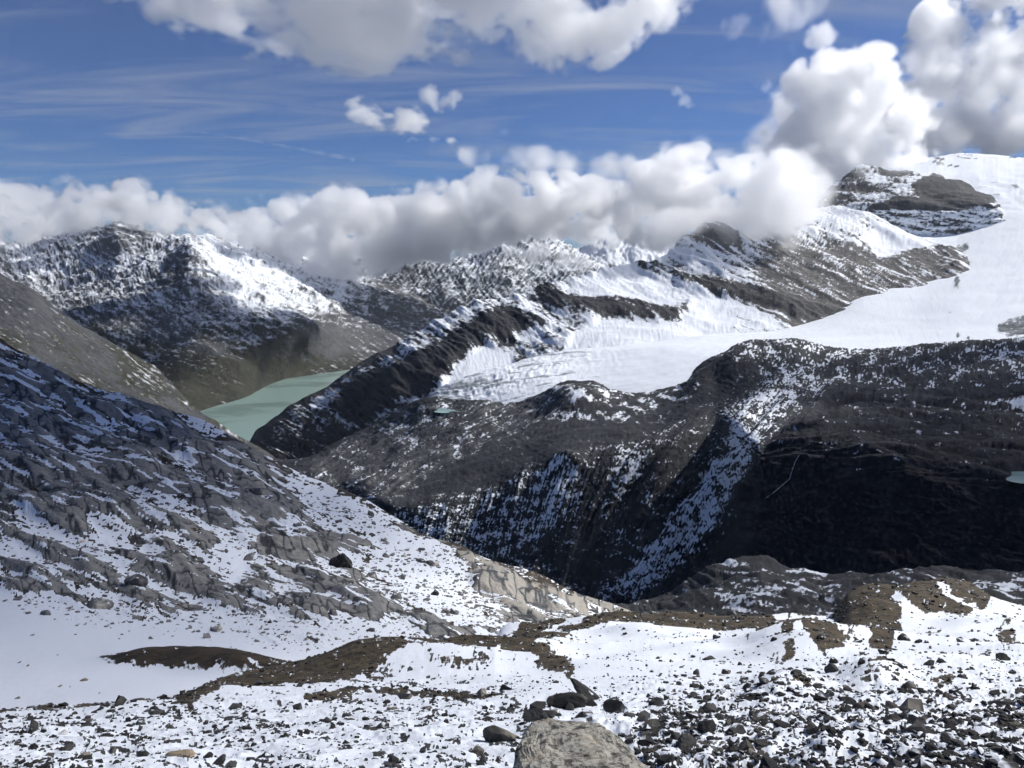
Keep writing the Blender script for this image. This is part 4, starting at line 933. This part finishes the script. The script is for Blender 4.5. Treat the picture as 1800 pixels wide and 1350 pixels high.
M_outcrop = stone_mat('outcrop_stone', (0.012, 0.012, 0.013), (0.08, 0.078, 0.073), 0.25, 1.5)
NAMED = [   # sheet, column, line, width in columns, (depth, height) to width, turn, material, label
    ('ground', 75, 1272, 54, .9, .85, 20, M_stone, 'big black block standing on the snow at the left edge'),
    ('ground', 112, 1290, 22, .7, .5, 30, M_pale, 'pale whitish stone beside the big black block'),
    ('ground', 322, 1330, 50, .55, .35, 8, M_tan, 'flat tan slab lying alone on snow near the bottom edge'),
    ('ground', 382, 1342, 26, .7, .5, 60, M_stone, 'dark stone on the snow to the right of the tan slab'),
    ('ground', 1085, 1254, 42, .8, 1.15, 10, M_outcrop, 'pointed dark rock standing up behind the lichened boulder'),
    ('ground', 1000, 1242, 62, .7, .6, -10, M_outcrop, 'arched dark rock sheltering a pocket of snow'),
    ('ground', 1022, 1268, 26, .8, 1.2, 30, M_outcrop, 'upright dark stone inside the snow pocket'),
    ('ground', 945, 1268, 56, .6, .6, -35, M_outcrop, 'slanting dark rock left of the snow pocket'),
    ('ground', 880, 1300, 70, .6, .5, -25, M_outcrop, 'low dark ledge beside the lichened boulder'),
    ('ground', 1140, 1290, 50, .7, .5, 25, M_outcrop, 'dark broken rock right of the lichened boulder'),
    ('ground', 1205, 1315, 34, .9, .9, 15, M_outcrop, 'olive grey block among the dark boulders'),
    ('ground', 1246, 1161, 22, .6, .6, -20, M_stone, 'dark wedge stone alone high on the bright snow'),
    ('ground', 1276, 1184, 18, .8, .8, 10, M_stone, 'grey rounded stone on snow below the dark wedge'),
    ('ground', 1224, 1185, 15, .8, .7, 40, M_stone, 'small black stone left of the grey rounded one'),
    ('ground', 1313, 1212, 17, .8, .8, 0, M_stone, 'squat grey stone on the open snow above the boulder field'),
    ('ground', 1462, 1180, 26, .5, .8, -40, M_stone, 'long dark stone leaning below the turf hummock'),
    ('ground', 1595, 1210, 26, .8, .9, 15, M_stone, 'black boulder under the brown turf patch'),
    ('ground', 1663, 1227, 15, .8, 1.0, 0, M_stone, 'small black pyramid stone on snow at right'),
    ('ground', 1688, 1223, 16, .8, .6, 30, M_stone, 'low dark stone next to the small black pyramid'),
    ('ground', 1655, 1164, 18, .8, .8, 0, M_stone, 'dark round stone beside the footpath line'),
    ('ground', 1764, 1160, 24, .7, .7, -25, M_stone, 'dark block on the snow near the right edge'),
    ('ground', 1690, 1192, 18, .8, .7, 10, M_stone, 'grey stone at the corner of a turf patch'),
    ('ground', 1552, 1120, 38, .8, .7, 0, M_stone, 'dark rock face set in the turf mound'),
    ('ground', 1590, 1128, 26, .8, .6, 40, M_stone, 'dark stone below the rock face in the turf mound'),
    ('ground', 1520, 1290, 40, .5, .4, -15, M_stone, 'long flat slab among the dark boulders'),
    ('ground', 1245, 1250, 30, .8, .8, 0, M_stone, 'brown black boulder at the upper rim of the boulder field'),
    ('ground', 1245, 1285, 36, .8, .8, 30, M_stone, 'broad dark boulder with rusty face in the boulder field'),
    ('hillside', 170, 1067, 52, .7, .42, -5, M_hstone, 'rounded grey boulder half buried in the snow basin'),
    ('hillside', 238, 1028, 50, .6, .5, -25, M_hstone, 'dark smooth boulder lying aslant above the basin'),
    ('hillside', 82, 1080, 24, .6, .5, -20, M_hstone, 'small brownish boulder at the top of the snow basin'),
    ('hillside', 600, 996, 44, .6, .7, -25, M_stone, 'pointed black rock standing out on the bright slope'),
    ('hillside', 765, 1046, 18, .7, .9, 20, M_stone, 'black upright stone on the slope near the tan slabs'),
    ('hillside', 697, 1052, 26, .7, .5, 0, M_hstone, 'grey boulder low on the snowy slope'),
    ('ground', 148, 1196, 12, .7, .5, 20, M_tan, 'small brown stone alone in the snow basin'),
]
for k, (sh, x, y, w, dp, hg, turn, mat, lab) in enumerate(NAMED):
    if lab.startswith('small brown stone'): sh = 'hillside'
    p, n, d = on(sh, x, y)
    w_m = w / FPX * math.hypot(d, p[2])
    lumpy('boulder', mat, (p[0], p[1], p[2] + 0.12 * w_m * hg), (w_m * .5, w_m * .5 * dp, w_m * .5 * hg), (math.radians(rs.uniform(-12, 12)), math.radians(-turn * .4), math.radians(turn + rs.uniform(-20, 20))), lab, 4 if w > 35 else 3, 0.06, 0.6, k + 2, facets=13)
# the dark tilted slab leaning above the outcrop
p, n, d = on('ground', 1036, 1226)
lumpy('boulder', M_outcrop, (p[0], p[1], p[2] + .12), (0.75, 0.5, 0.16), (math.radians(-20), math.radians(30), math.radians(-12)), 'thin dark slab tilted on edge against the snow', 4, 0.07, 0.7, 60, facets=14)

def scatter(sheet_name, weight, n, px_size, rng):
    """n spots on a terrain: position, normal, size in metres"""
    c = SHEETS[sheet_name]
    w = weight(c['X'], c['Y'], c).ravel().astype(np.float64)
    w /= w.sum()
    i = rng.choice(w.size, n, p=w)
    P = c['P'].reshape(-1, 3)[i]; N = c['N'].reshape(-1, 3)[i]
    px = px_size(rng, n)
    return P, N, px / FPX * np.linalg.norm(P, axis=1), px

vis = lambda X, Y: ((X > -120) & (X < 1920) & (Y < 1400)).astype(np.float32)
def w_field(X, Y, c):       # the boulder field at the lower right
    a = inpoly(X, Y, [(1060, 1420), (1120, 1300), (1150, 1240), (1300, 1225), (1480, 1225), (1600, 1235), (1900, 1250), (1900, 1420)], 30)
    b = inpoly(X, Y, [(1150, 1240), (1240, 1150), (1900, 1130), (1900, 1240)], 20)
    return vis(X, Y) * (a * (1 + 1.5 * sstep(0.0, .5, noise3(X / 60., Y / 25., 3.))) + 0.12 * b + 1e-9)
def w_left(X, Y, c):        # the stony snow on the lower left
    a = inpoly(X, Y, [(-100, 1258), (300, 1245), (450, 1205), (700, 1195), (900, 1225), (1000, 1290), (900, 1420), (-100, 1420)], 15)
    return vis(X, Y) * (a * (0.25 + 1.6 * sstep(-.1, .4, noise3(X / 90., Y / 18., 8.))) + 1e-9)
def w_turf(X, Y, c):
    a = np.clip(c['attrs']['veg'], 0, 1) * (c['attrs']['snow'] < .5)
    return vis(X, Y) * (a * (Y < 1240) + 0.06 * (Y < 1240) * (X > 850) + 1e-9)
def w_all(X, Y, c):
    return vis(X, Y) * ((Y < 1290) * (0.25 + 1.8 * sstep(0.0, .5, noise3(X / 55., Y / 16., 13.))) * (X > 600) + 0.5 * (X > 850) + 0.3 + 1e-9)
def w_hill(X, Y, c):
    a = (c['attrs']['snow'] > 0.45) * (1 - 0.96 * c['basin'])
    return vis(X, Y) * (a * (Y > 700) + 1e-9) * (c['T'] < 3.95)

def stones(sheet_name, w, n, px, seed, meshes, label, group):
    rng = np.random.default_rng(seed)
    P, N, S, _ = scatter(sheet_name, w, n, px, rng)
    for k in range(n):
        s = S[k] * 0.5
        put('stone', meshes[rng.integers(len(meshes))], P[k], (s, s * rng.uniform(.8, 1.1), s * rng.uniform(.8, 1.15)), (rng.uniform(-.35, .35), rng.uniform(-.35, .35), rng.uniform(0, 6.28)), label, 'stone', group, 0.3)
stones('ground', w_field, 135, lambda r, n: 13 + 26 * r.random(n) ** 2, 31, STONES, 'dark angular stone lying in the snowy boulder field at lower right', 'stones of the boulder field')
def w_outcrop(X, Y, c):
    return vis(X, Y) * (inpoly(X, Y, [(860, 1320), (940, 1245), (990, 1222), (1060, 1232), (1120, 1270), (1190, 1330), (1130, 1345), (1080, 1285), (1000, 1275), (920, 1300)], 8) + 1e-9)
stones('ground', w_outcrop, 26, lambda r, n: r.uniform(14, 36, n), 34, STONES, 'black broken rock heaped around the lichened boulder', 'rocks heaped around the lichened boulder')
stones('ground', w_left, 70, lambda r, n: r.uniform(13, 26, n), 32, STONES, 'dark flat stone on the thin snow at the lower left', 'stones on the lower left snow')
stones('hillside', w_hill, 60, lambda r, n: r.uniform(10, 26, n), 33, HSTONES, 'grey stone resting on the snow of the rocky hillside', 'stones on the rocky hillside')

def rubble(name, sets, mat, label):
    """many small stones in one mesh"""
    V, F, base = [], [], 0
    rng = np.random.default_rng(77)
    for sheet_name, w, n, px, meshes in sets:
        P, N, S, _ = scatter(sheet_name, w, n, px, rng)
        pre = []
        for me in meshes:
            v = np.empty(len(me.vertices) * 3, np.float32); me.vertices.foreach_get('co', v)
            pre.append((v.reshape(-1, 3), [tuple(p.vertices) for p in me.polygons]))
        for k in range(n):
            v, f = pre[rng.integers(len(pre))]
            a = rng.uniform(0, 6.28); ca, sa = math.cos(a), math.sin(a)
            s = S[k] * 0.5 * rng.uniform(.8, 1.2)
            q = v * np.array([s, s, s * rng.uniform(.7, 1.2)])
            V.append(np.stack([q[:, 0] * ca - q[:, 1] * sa, q[:, 0] * sa + q[:, 1] * ca, q[:, 2] + 0.15 * s + q[:, 0] * rng.uniform(-.3, .3)], 1) + P[k])
            F.extend([tuple(i + base for i in t) for t in f]); base += len(v)
    me = bpy.data.meshes.new(name); me.from_pydata(np.concatenate(V).tolist(), [], F); me.update(); me.materials.append(mat)
    o = bpy.data.objects.new(name, me); COL.objects.link(o)
    return tag(o, label, 'rubble', None, 'stuff')
small = lambda a, b: (lambda r, n: a + (b - a) * r.random(n) ** 2.2)
rubble('rubble', [('ground', w_field, 6500, small(4, 16), STONES), ('ground', w_left, 2600, small(4, 13), STONES), ('ground', w_turf, 1800, small(3, 10), STONES), ('ground', w_all, 4500, small(2.4, 7), STONES)], M_stone, 'countless small dark stones poking through the foreground snow')
rubble('scree', [('hillside', w_hill, 3000, small(3, 10), HSTONES)], M_hstone, 'small grey stones strewn over the snowy hillside')

# thin waterfall over the dark bluff, and meltwater ponds
M_fall = stone_mat('falling_water', (0.16, 0.17, 0.18), (0.34, 0.35, 0.37), 0)
def stream(name, pts, width, label, cat):
    c = [on('moraine', x, y)[0] + np.array([0, -1.2, 0.6]) for x, y in pts]
    c = np.array(c); t = np.linspace(0, len(c) - 1, 40)
    q = np.stack([np.interp(t, np.arange(len(c)), c[:, k]) for k in range(3)], 1)
    bm = bmesh.new(); rings = []
    for i, p in enumerate(q):
        w = width * (0.7 + 0.6 * i / 39) * (1 + 0.25 * math.sin(i * 1.7))
        rings.append([bm.verts.new((p[0] + w * math.cos(a), p[1] + w * .5 * math.sin(a), p[2] + (w * .3 * math.sin(a)))) for a in np.linspace(0, 2 * math.pi, 8, endpoint=False)])
    for a, b in zip(rings[:-1], rings[1:]):
        for k in range(8): bm.faces.new((a[k], a[(k + 1) % 8], b[(k + 1) % 8], b[k]))
    bm.faces.new(rings[0]); bm.faces.new(rings[-1][::-1])
    me = bpy.data.meshes.new(name); bm.to_mesh(me); bm.free(); me.materials.append(M_fall)
    o = bpy.data.objects.new(name, me); COL.objects.link(o)
    return tag(o, label, cat)
stream('waterfall', [(1404, 801), (1397, 812), (1392, 826), (1387, 842), (1376, 852), (1362, 864), (1346, 876)], 0.42, 'thin pale waterfall dropping over the edge of the dark bluff', 'waterfall')
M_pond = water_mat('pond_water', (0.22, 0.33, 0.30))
for x, y, rx, ry, z0 in SHEETS['moraine']['ponds']:
    a = np.linspace(0, 2 * math.pi, 40, endpoint=False)
    r = 1.15 * (1 + 0.14 * np.sin(3 * a + 1) + 0.08 * np.sin(5 * a))
    ray = unproject(x + rx * r * np.cos(a), y + ry * r * np.sin(a), 1.0)
    k = z0 / ray[:, 2]
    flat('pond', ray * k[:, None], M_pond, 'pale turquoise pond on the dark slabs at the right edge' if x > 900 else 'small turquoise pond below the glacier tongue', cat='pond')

# ================================================================ clouds: real volumes of droplets
def bspline_weights(n, s, rng):
    L = int(n / s) + 6
    t = np.arange(n) / s + rng.random(); i = t.astype(int); f = t - i
    M = np.zeros((n, L), np.float32)
    for k, w in enumerate(((1 - f) ** 3 / 6, (3 * f**3 - 6 * f * f + 4) / 6, (-3 * f**3 + 3 * f * f + 3 * f + 1) / 6, f**3 / 6)):
        M[np.arange(n), np.minimum(i + k, L - 1)] += w
    return M
def grid_noise(shape, s, rng):
    """smooth noise on a regular grid; s = feature size in cells per axis"""
    W = [bspline_weights(n, max(1.0, k), rng) for n, k in zip(shape, s)]
    R = rng.normal(size=[w.shape[1] for w in W]).astype(np.float32)
    R = np.tensordot(W[0], R, (1, 0)); R = np.einsum('bj,ajk->abk', W[1], R, optimize=True); R = np.einsum('ck,abk->abc', W[2], R, optimize=True)
    return R * 2.4

def cloud_mat(name, dens, aniso=0.25, rate=1.0):
    m, N, L = new_mat(name)
    m.cycles.volume_step_rate = rate
    out = N('ShaderNodeOutputMaterial'); pv = N('ShaderNodeVolumePrincipled'); L(pv.outputs[0], out.inputs['Volume'])
    pv.inputs['Color'].default_value = (0.998, 0.998, 0.998, 1)
    pv.inputs['Density'].default_value = dens
    pv.inputs['Anisotropy'].default_value = aniso
    return m

def fog_volume(name, dens, origin, step, mat, label, cat='cloud', group=None, kind='stuff'):
    shape = dens.shape
    me = bpy.data.meshes.new(name)
    me.vertices.add(dens.size)
    me.attributes.new('droplets', 'FLOAT', 'POINT').data.foreach_set('value', np.ascontiguousarray(dens, np.float32).ravel())
    o = bpy.data.objects.new(name, me); COL.objects.link(o)
    ng = bpy.data.node_groups.new(name, 'GeometryNodeTree')
    for d in ('INPUT', 'OUTPUT'): ng.interface.new_socket('Geometry', in_out=d, socket_type='NodeSocketGeometry')
    N, L = ng.nodes.new, ng.links.new
    gi, go, vc, si, na = N('NodeGroupInput'), N('NodeGroupOutput'), N('GeometryNodeVolumeCube'), N('GeometryNodeSampleIndex'), N('GeometryNodeInputNamedAttribute')
    na.data_type = 'FLOAT'; na.inputs[0].default_value = 'droplets'
    v = N('GeometryNodeInputPosition').outputs[0]
    for op, val in (('SUBTRACT', tuple(origin)), ('DIVIDE', tuple(step)), ('ADD', (.5, .5, .5)), ('FLOOR', None), ('DOT_PRODUCT', (shape[1] * shape[2], shape[2], 1))):
        n = N('ShaderNodeVectorMath'); n.operation = op; L(v, n.inputs[0])
        if val: n.inputs[1].default_value = val
        v = n.outputs['Value'] if op == 'DOT_PRODUCT' else n.outputs[0]
    L(gi.outputs[0], si.inputs[0]); L(na.outputs[0], si.inputs['Value']); L(v, si.inputs['Index'])
    L(si.outputs[0], vc.inputs['Density'])
    vc.inputs['Min'].default_value = tuple(origin)
    vc.inputs['Max'].default_value = tuple(np.array(origin) + np.array(step) * (np.array(shape) - 1))
    for k, a in enumerate('XYZ'): vc.inputs['Resolution ' + a].default_value = shape[k]
    sm = N('GeometryNodeSetMaterial'); sm.inputs['Material'].default_value = mat
    L(vc.outputs[0], sm.inputs[0]); L(sm.outputs[0], go.inputs[0])
    o.modifiers.new('cloud', 'NODES').node_group = ng
    return tag(o, label, cat, group, kind)

def cloud(name, puffs, cell, mat, label, seed=1, bump=0.95, big=170., soft=0.55, off=0.0, squash=0.8, thin=1.0, lobes=0, wisp=0.25, stretch=(1, 1, 1), group=None, kind='stuff'):
    """puffs: (column, line, metres ahead, radius in columns)"""
    rng = np.random.default_rng(seed)
    pf = []
    for x, y, d, r in puffs:
        pf.append((unproject(float(x), float(y), float(d)), r / FPX * d))
    gen = list(pf)                                   # lobes on lobes, mostly on the upper side
    for level, (cnt, rr) in enumerate(((lobes, 0.42), (lobes // 2, 0.40))):
        nxt = []
        for c, r in gen:
            if r * rr < cell * 1.5: continue
            for _ in range(cnt):
                v = rng.normal(size=3); v[2] = abs(v[2]) * 1.1 - 0.25; v[1] -= 0.4; v /= np.linalg.norm(v)
                q = r * rr * rng.uniform(0.7, 1.25)
                nxt.append((c + v * np.array([1, 1, squash]) * (r * rng.uniform(0.72, 0.95) - q * 0.25), q))
        pf += nxt; gen = nxt
    C = np.array([p[0] for p in pf]); R = np.array([p[1] for p in pf])
    lo, hi = (C - R[:, None] * 1.35).min(0), (C + R[:, None] * 1.35).max(0)
    step = np.array([cell, cell * 1.8, cell])
    shape = np.ceil((hi - lo) / step).astype(int) + 2
    ax = [lo[k] + step[k] * np.arange(shape[k]) for k in range(3)]
    f = np.full(shape, -1.0, np.float32)
    for c, r in zip(C, R):
        sl = []
        for k in range(3):
            a = max(0, int((c[k] - 1.5 * r - lo[k]) / step[k])); b = min(shape[k], int((c[k] + 1.5 * r - lo[k]) / step[k]) + 2)
            sl.append(slice(a, b))
        q = (((ax[0][sl[0]] - c[0]) / r) ** 2)[:, None, None] + (((ax[1][sl[1]] - c[1]) / r) ** 2)[None, :, None] + (((ax[2][sl[2]] - c[2]) / (r * squash)) ** 2)[None, None, :]
        f[tuple(sl)] = np.maximum(f[tuple(sl)], 1 - np.sqrt(q))
    amp, s = bump, big
    n = 0
    while s > cell * 1.6:
        g = grid_noise(shape, [s * stretch[k] / step[k] for k in range(3)], rng)
        g = np.abs(g) * (1 - wisp) + wisp * (0.62 - 0.12 + 0.75 * g)
        n = n + amp * (g - 0.62) + amp * 0.5 * grid_noise(shape, [s * 0.6 * stretch[k] / step[k] for k in range(3)], rng)
        s /= 2.0; amp *= 0.62
    n = np.where(n > 0, n * sstep(-0.45, 0.1, f), n)
    d = np.clip((f + n + off) / soft, 0, 1) ** 1.5 * thin
    d[0] = d[-1] = 0; d[:, 0] = d[:, -1] = 0; d[:, :, 0] = d[:, :, -1] = 0
    o = fog_volume(name, d, lo, step, mat, label, 'cloud', group, kind)
    print('%-22s %8d cells %.1fs' % (name, d.size, time.time() - T0))
    return o

def bank(top, base, dist, spread, rng, step=20, rmin=0.22, rmax=0.46):
    """puffs that fill the belt between a top line and a base line"""
    out = []
    x0, x1 = top[0][0], top[-1][0]
    tx = lambda L, x: float(np.interp(x, [p[0] for p in L], [p[1] for p in L]))
    x = x0
    while x <= x1:
        t, b = tx(top, x), tx(base, x)
        h = max(14, b - t)
        dd = dist if not callable(dist) else dist(x)
        for k in range(5):
            r = h * rng.uniform(rmin, rmax) * (0.62 if k == 0 else 0.8)
            yy = t + r * 0.75 if k == 0 else rng.uniform(t + r * 0.8, max(t + r, b - r * 0.6))
            out.append((x + rng.uniform(-8, 8), yy, dd + rng.uniform(-spread, spread), r))
        x += step * rng.uniform(0.7, 1.3)
    return out

M_cloud = cloud_mat('cloud_droplets', 0.026, 0.65)
M_thin = cloud_mat('thin_cloud_droplets', 0.018, 0.7)
M_small = cloud_mat('small_cloud_droplets', 0.022, 0.6, 0.25)
M_veil = cloud_mat('overhead_cloud_droplets', 0.011, 0.65, 0.6)
M_mist = cloud_mat('mist_droplets', 0.009, 0.4, 0.6)
rg = np.random.default_rng(21)
cloud('cloud_bank', bank([(-180, 330), (0, 322), (50, 330), (110, 318), (160, 338), (225, 312), (265, 333), (330, 356), (400, 368), (470, 372), (560, 372)],
                         [(-180, 450), (0, 445), (60, 440), (130, 424), (200, 398), (290, 412), (400, 430), (480, 448), (560, 470)], 6150, 260, rg), 10, M_cloud, 'grey white cloud bank lying on the peak at the far left', 3, kind='stuff')
cloud('cloud_bank', bank([(430, 372), (500, 350), (545, 336), (600, 330), (640, 352), (700, 348), (740, 330), (800, 320), (850, 296), (900, 300), (950, 300), (1010, 312), (1080, 318)],
                         [(430, 440), (560, 478), (620, 500), (680, 468), (720, 456), (800, 456), (850, 448), (900, 420), (950, 424), (1010, 440), (1080, 435)], 5700, 260, rg), 9.5, M_cloud, 'billowing cloud bank over the head of the lake valley', 4, kind='stuff')
cloud('cloud_bank', bank([(1000, 330), (1060, 318), (1100, 308), (1150, 285), (1190, 262), (1225, 252), (1260, 284), (1310, 280), (1370, 268), (1410, 300)],
                         [(1000, 380), (1060, 390), (1100, 400), (1150, 445), (1200, 420), (1250, 410), (1300, 432), (1350, 420), (1410, 385)], lambda x: 3350 - 0.5 * (x - 1000), 130, rg, 14), 7, M_cloud, 'bright cloud capping the brown rock knoll above the glacier', 5, big=78., kind='stuff')
cloud('cumulus_cloud', bank([(1375, 260), (1395, 130), (1430, 95), (1460, 84), (1540, 84), (1585, 115), (1620, 180), (1650, 250)],
                            [(1375, 370), (1395, 375), (1430, 365), (1460, 345), (1540, 315), (1585, 300), (1620, 290), (1650, 288)], 5200, 150, rg, 18, 0.14, 0.28), 11, M_thin, 'tall white cumulus tower rising behind the summit dome', 6, big=130., bump=1.15, off=.05, wisp=.25, kind='stuff')
cloud('cumulus_cloud', bank([(1590, 110), (1620, 40), (1660, 10), (1700, -20), (1760, -50), (1830, -40), (1890, 0)],
                            [(1590, 180), (1620, 255), (1660, 268), (1700, 270), (1760, 275), (1830, 280), (1890, 270)], 6800, 130, rg, 22, 0.12, 0.26), 14, M_thin, 'huge pale cumulus cloud filling the corner above the snowfield', 7, big=200., bump=1.25, off=.05, wisp=.4, soft=.6, kind='stuff')
cloud('drifting_cloud', bank([(200, -40), (300, -80), (450, -110), (600, -120), (750, -100), (850, -40)],
                             [(200, 5), (300, 40), (450, 90), (600, 112), (750, 104), (850, 95)], 4300, 240, rg, 26, 0.26, 0.5), 12, M_veil, 'long grey bellied cloud overhead at the top of the sky', 8, lobes=0, big=230., soft=0.5, bump=1.15, wisp=.45, stretch=(1.5, 1.2, 0.8), kind='stuff')
cloud('drifting_cloud', bank([(850, -60), (950, -100), (1080, -110), (1180, -90)],
                             [(850, 60), (950, 95), (1000, 105), (1080, 80), (1180, 50)], 4600, 200, rg, 26, 0.26, 0.5), 12, M_veil, 'ragged white cloud beside the long overhead one', 9, lobes=0, big=200., soft=0.5, bump=1.2, wisp=.5, kind='stuff')
cloud('small_cloud', [(640, 190, 4700, 30), (670, 200, 4700, 36), (705, 212, 4700, 38), (735, 232, 4700, 26), (760, 245, 4700, 18), (790, 245, 4700, 14)], 7, M_small, 'small oval white cloud alone in the blue sky', 10, big=120., soft=0.8, bump=.9, wisp=.8, stretch=(1.5, 1, .8), kind='stuff')
cloud('small_cloud', [(760, 165, 4900, 22), (780, 180, 4900, 22), (800, 168, 4900, 14)], 8, M_small, 'tiny puff of cloud above the small oval one', 11, big=110., soft=0.8, bump=.8, wisp=.8, thin=.6, kind='stuff')
cloud('small_cloud', [(1440, 60, 4600, 26), (1468, 62, 4600, 20), (1420, 58, 4600, 14)], 8, M_small, 'little white cloud just above the cumulus tower', 12, big=100., soft=0.9, bump=.9, wisp=.8, thin=.6, kind='stuff')
cloud('small_cloud', [(1350, 150, 4700, 20), (1368, 165, 4700, 22), (1335, 145, 4700, 14)], 8, M_mist, 'torn wisp of cloud left of the cumulus tower', 13, lobes=0, big=110., soft=1.0, bump=.8, wisp=1., stretch=(1, 1, 1.5), kind='stuff')
cloud('small_cloud', [(1185, 165, 4700, 14), (1200, 178, 4700, 14), (1212, 188, 4700, 9)], 7, M_mist, 'slanting wisp of cloud in the middle of the blue sky', 14, lobes=0, big=80., soft=1.0, bump=.6, wisp=1., kind='stuff')
cloud('small_cloud', [(1300, 45, 4600, 26), (1345, 70, 4600, 34), (1390, 15, 4600, 40), (1420, 5, 4600, 30), (1370, 90, 4600, 24)], 11, M_mist, 'veil of torn cloud at the top edge of the sky', 15, lobes=0, big=190., soft=1.3, bump=1.1, wisp=1., stretch=(1, 1, 1.6), thin=.5, kind='stuff')
cloud('mist_patch', [(900, 440, 3900, 28), (940, 448, 3900, 32), (985, 458, 3900, 32), (1025, 462, 3900, 22)], 9, M_mist, 'thin mist patch drifting before the far snowy ridge', 16, lobes=0, big=120., soft=0.6, bump=.55, squash=.7, kind='stuff')

# unseen clouds added to shade the left slope, the bluff and the lake flank
def at_shade(x, y, z, h):
    k = (h - z) / SUN.z
    return np.array([x, y, z]) + np.array(SUN) * k
def shade_cloud(name, centre, spots, cell, mat, label, seed):
    """puffs over ground spots (x, y, radius), along the sun's rays at the cloud's height"""
    pf = []
    for x, y, z, r in spots:
        p = at_shade(x, y, z, centre)
        px, py = project(p)
        pf.append((float(px), float(py), float(p[1]), r * FPX / p[1]))
    return cloud(name, pf, cell, mat, label, seed, bump=0.22, off=0.22, big=260. * cell / 22, soft=0.6, squash=0.35, lobes=0)
M_shade = cloud_mat('shade_cloud_droplets', 0.05, 0.6)
M_shade2 = cloud_mat('thick_shade_cloud_droplets', 0.042, 0.6)
shade_cloud('drifting_cloud', 1150., [(-120, 150, -60, 120), (-140, 330, -90, 150), (-260, 420, -80, 170), (-330, 240, -60, 170), (-50, 28, -14, 55), (-90, 70, -30, 95)], 22, M_shade2, 'unseen cloud added beyond the upper edge to shade the left slope', 41)
shade_cloud('drifting_cloud', 1150., [(420, 560, -150, 120), (560, 600, -150, 140), (700, 620, -150, 150), (420, 700, -160, 120), (600, 800, -160, 150), (180, 400, -170, 80), (300, 420, -180, 95), (430, 440, -180, 95), (520, 980, -180, 170), (760, 900, -150, 190), (430, 1120, -180, 130), (660, 1150, -150, 170), (880, 1120, -140, 170)], 24, M_shade, 'unseen cloud added beyond the right edge to shade the bluff and plateau', 42)
shade_cloud('drifting_cloud', 2000., [(-1420, 2650, -450, 300), (-1600, 3000, -350, 350), (-1380, 3150, -380, 220), (-1900, 3300, -200, 350)], 45, M_shade, 'high unseen cloud added to shade the flank beside the lake', 43)

cloud('contrail', [(340 + 280 * u, 231 + 49 * u ** 1.15, 9000, 2.2 + 2.2 * u) for u in np.linspace(0, 1, 70)], 8, M_mist, 'thin white vapour trail slanting across the blue sky', 51, lobes=0, big=120., bump=.3, soft=1.2, squash=1.0, off=.3, thin=.6)

# mist draped round the peaks below the banks
def mist(pts, d, cell, label, seed, big=150., thin=1.0, squash=.7):
    return cloud('mist_patch', [(x, y, d, r) for x, y, r in pts], cell, M_mist, label, seed, lobes=0, big=big, bump=.85, soft=.9, squash=squash, thin=thin, off=.05, wisp=.8)
mist([(-40, 420, 50), (20, 400, 50), (60, 385, 46), (110, 385, 40), (160, 380, 40), (240, 392, 34), (300, 395, 40), (350, 400, 34), (400, 412, 34)], 5600, 30, 'grey mist veiling the peak at the far left', 61)
mist([(440, 415, 40), (500, 430, 40), (560, 455, 44), (610, 475, 36), (660, 450, 40), (720, 425, 36), (800, 418, 40), (860, 405, 40), (930, 385, 44), (1000, 370, 44)], 5300, 28, 'grey mist hanging below the cloud bank over the lake valley', 62)
mist([(1120, 390, 44), (1170, 400, 50), (1220, 398, 44), (1290, 400, 50), (1340, 395, 54), (1390, 370, 50), (1420, 345, 44), (1380, 420, 30)], 2880, 17, 'pale mist wrapped round the brown rock knoll', 63, 100.)
mist([(1400, 320, 50), (1450, 295, 56), (1500, 275, 50), (1560, 280, 34), (1600, 288, 24), (1640, 296, 18), (1680, 308, 12)], 3450, 19, 'white mist streaming over the summit dome', 64, 110., 3.0)
mist([(1380, 260, 60), (1440, 210, 70), (1520, 170, 70), (1590, 200, 60), (1640, 160, 70), (1700, 120, 80), (1760, 170, 80), (1800, 220, 60), (1640, 240, 50)], 6200, 40, 'white haze between the cumulus towers at the right', 65, 260.)
mist([(840, 270, 30), (870, 255, 26), (900, 280, 34), (950, 285, 36), (1000, 290, 36), (1060, 295, 36), (880, 235, 16), (1120, 285, 30)], 5600, 22, 'thin ragged cloud rising from the middle of the bank', 66, 130.)

mist([(0, 335, 26), (60, 340, 26), (120, 330, 26), (180, 345, 26), (240, 325, 24), (310, 352, 26), (380, 368, 24), (450, 362, 24), (520, 348, 24), (580, 338, 24), (640, 350, 24), (700, 345, 24), (760, 330, 26)], 5900, 22, 'frayed bright rim along the top of the far cloud bank', 67, 90.)
mist([(1040, 318, 30), (1090, 305, 30), (1140, 290, 30), (1185, 268, 28), (1225, 255, 22), (1270, 285, 30), (1320, 282, 32), (1370, 275, 36), (1420, 290, 40), (1400, 330, 40), (1440, 325, 36)], 3250, 15, 'frayed bright rim of the cloud above the rock knoll', 68, 80.)
# the air itself: thin haze that greys the far slopes
hz, HN, HL = new_mat('mountain_air')
ho = HN('ShaderNodeOutputMaterial'); hv = HN('ShaderNodeVolumePrincipled'); HL(hv.outputs[0], ho.inputs['Volume'])
hv.inputs['Color'].default_value = (0.82, 0.90, 1.0, 1); hv.inputs['Density'].default_value = 1.1e-5; hv.inputs['Anisotropy'].default_value = 0.1
bmh = bmesh.new(); bmesh.ops.create_cube(bmh, size=1.0)
for v in bmh.verts:
    v.co = (v.co.x * 16000, 3800 + v.co.y * 9600, (LAKE_Z - 60) + (v.co.z + 0.5) * (2500 - LAKE_Z))
hm = bpy.data.meshes.new('haze'); bmh.to_mesh(hm); bmh.free(); hm.materials.append(hz)
ho_ = bpy.data.objects.new('haze', hm); COL.objects.link(ho_); tag(ho_, 'thin blue mountain air over the whole valley', None, None, 'stuff')
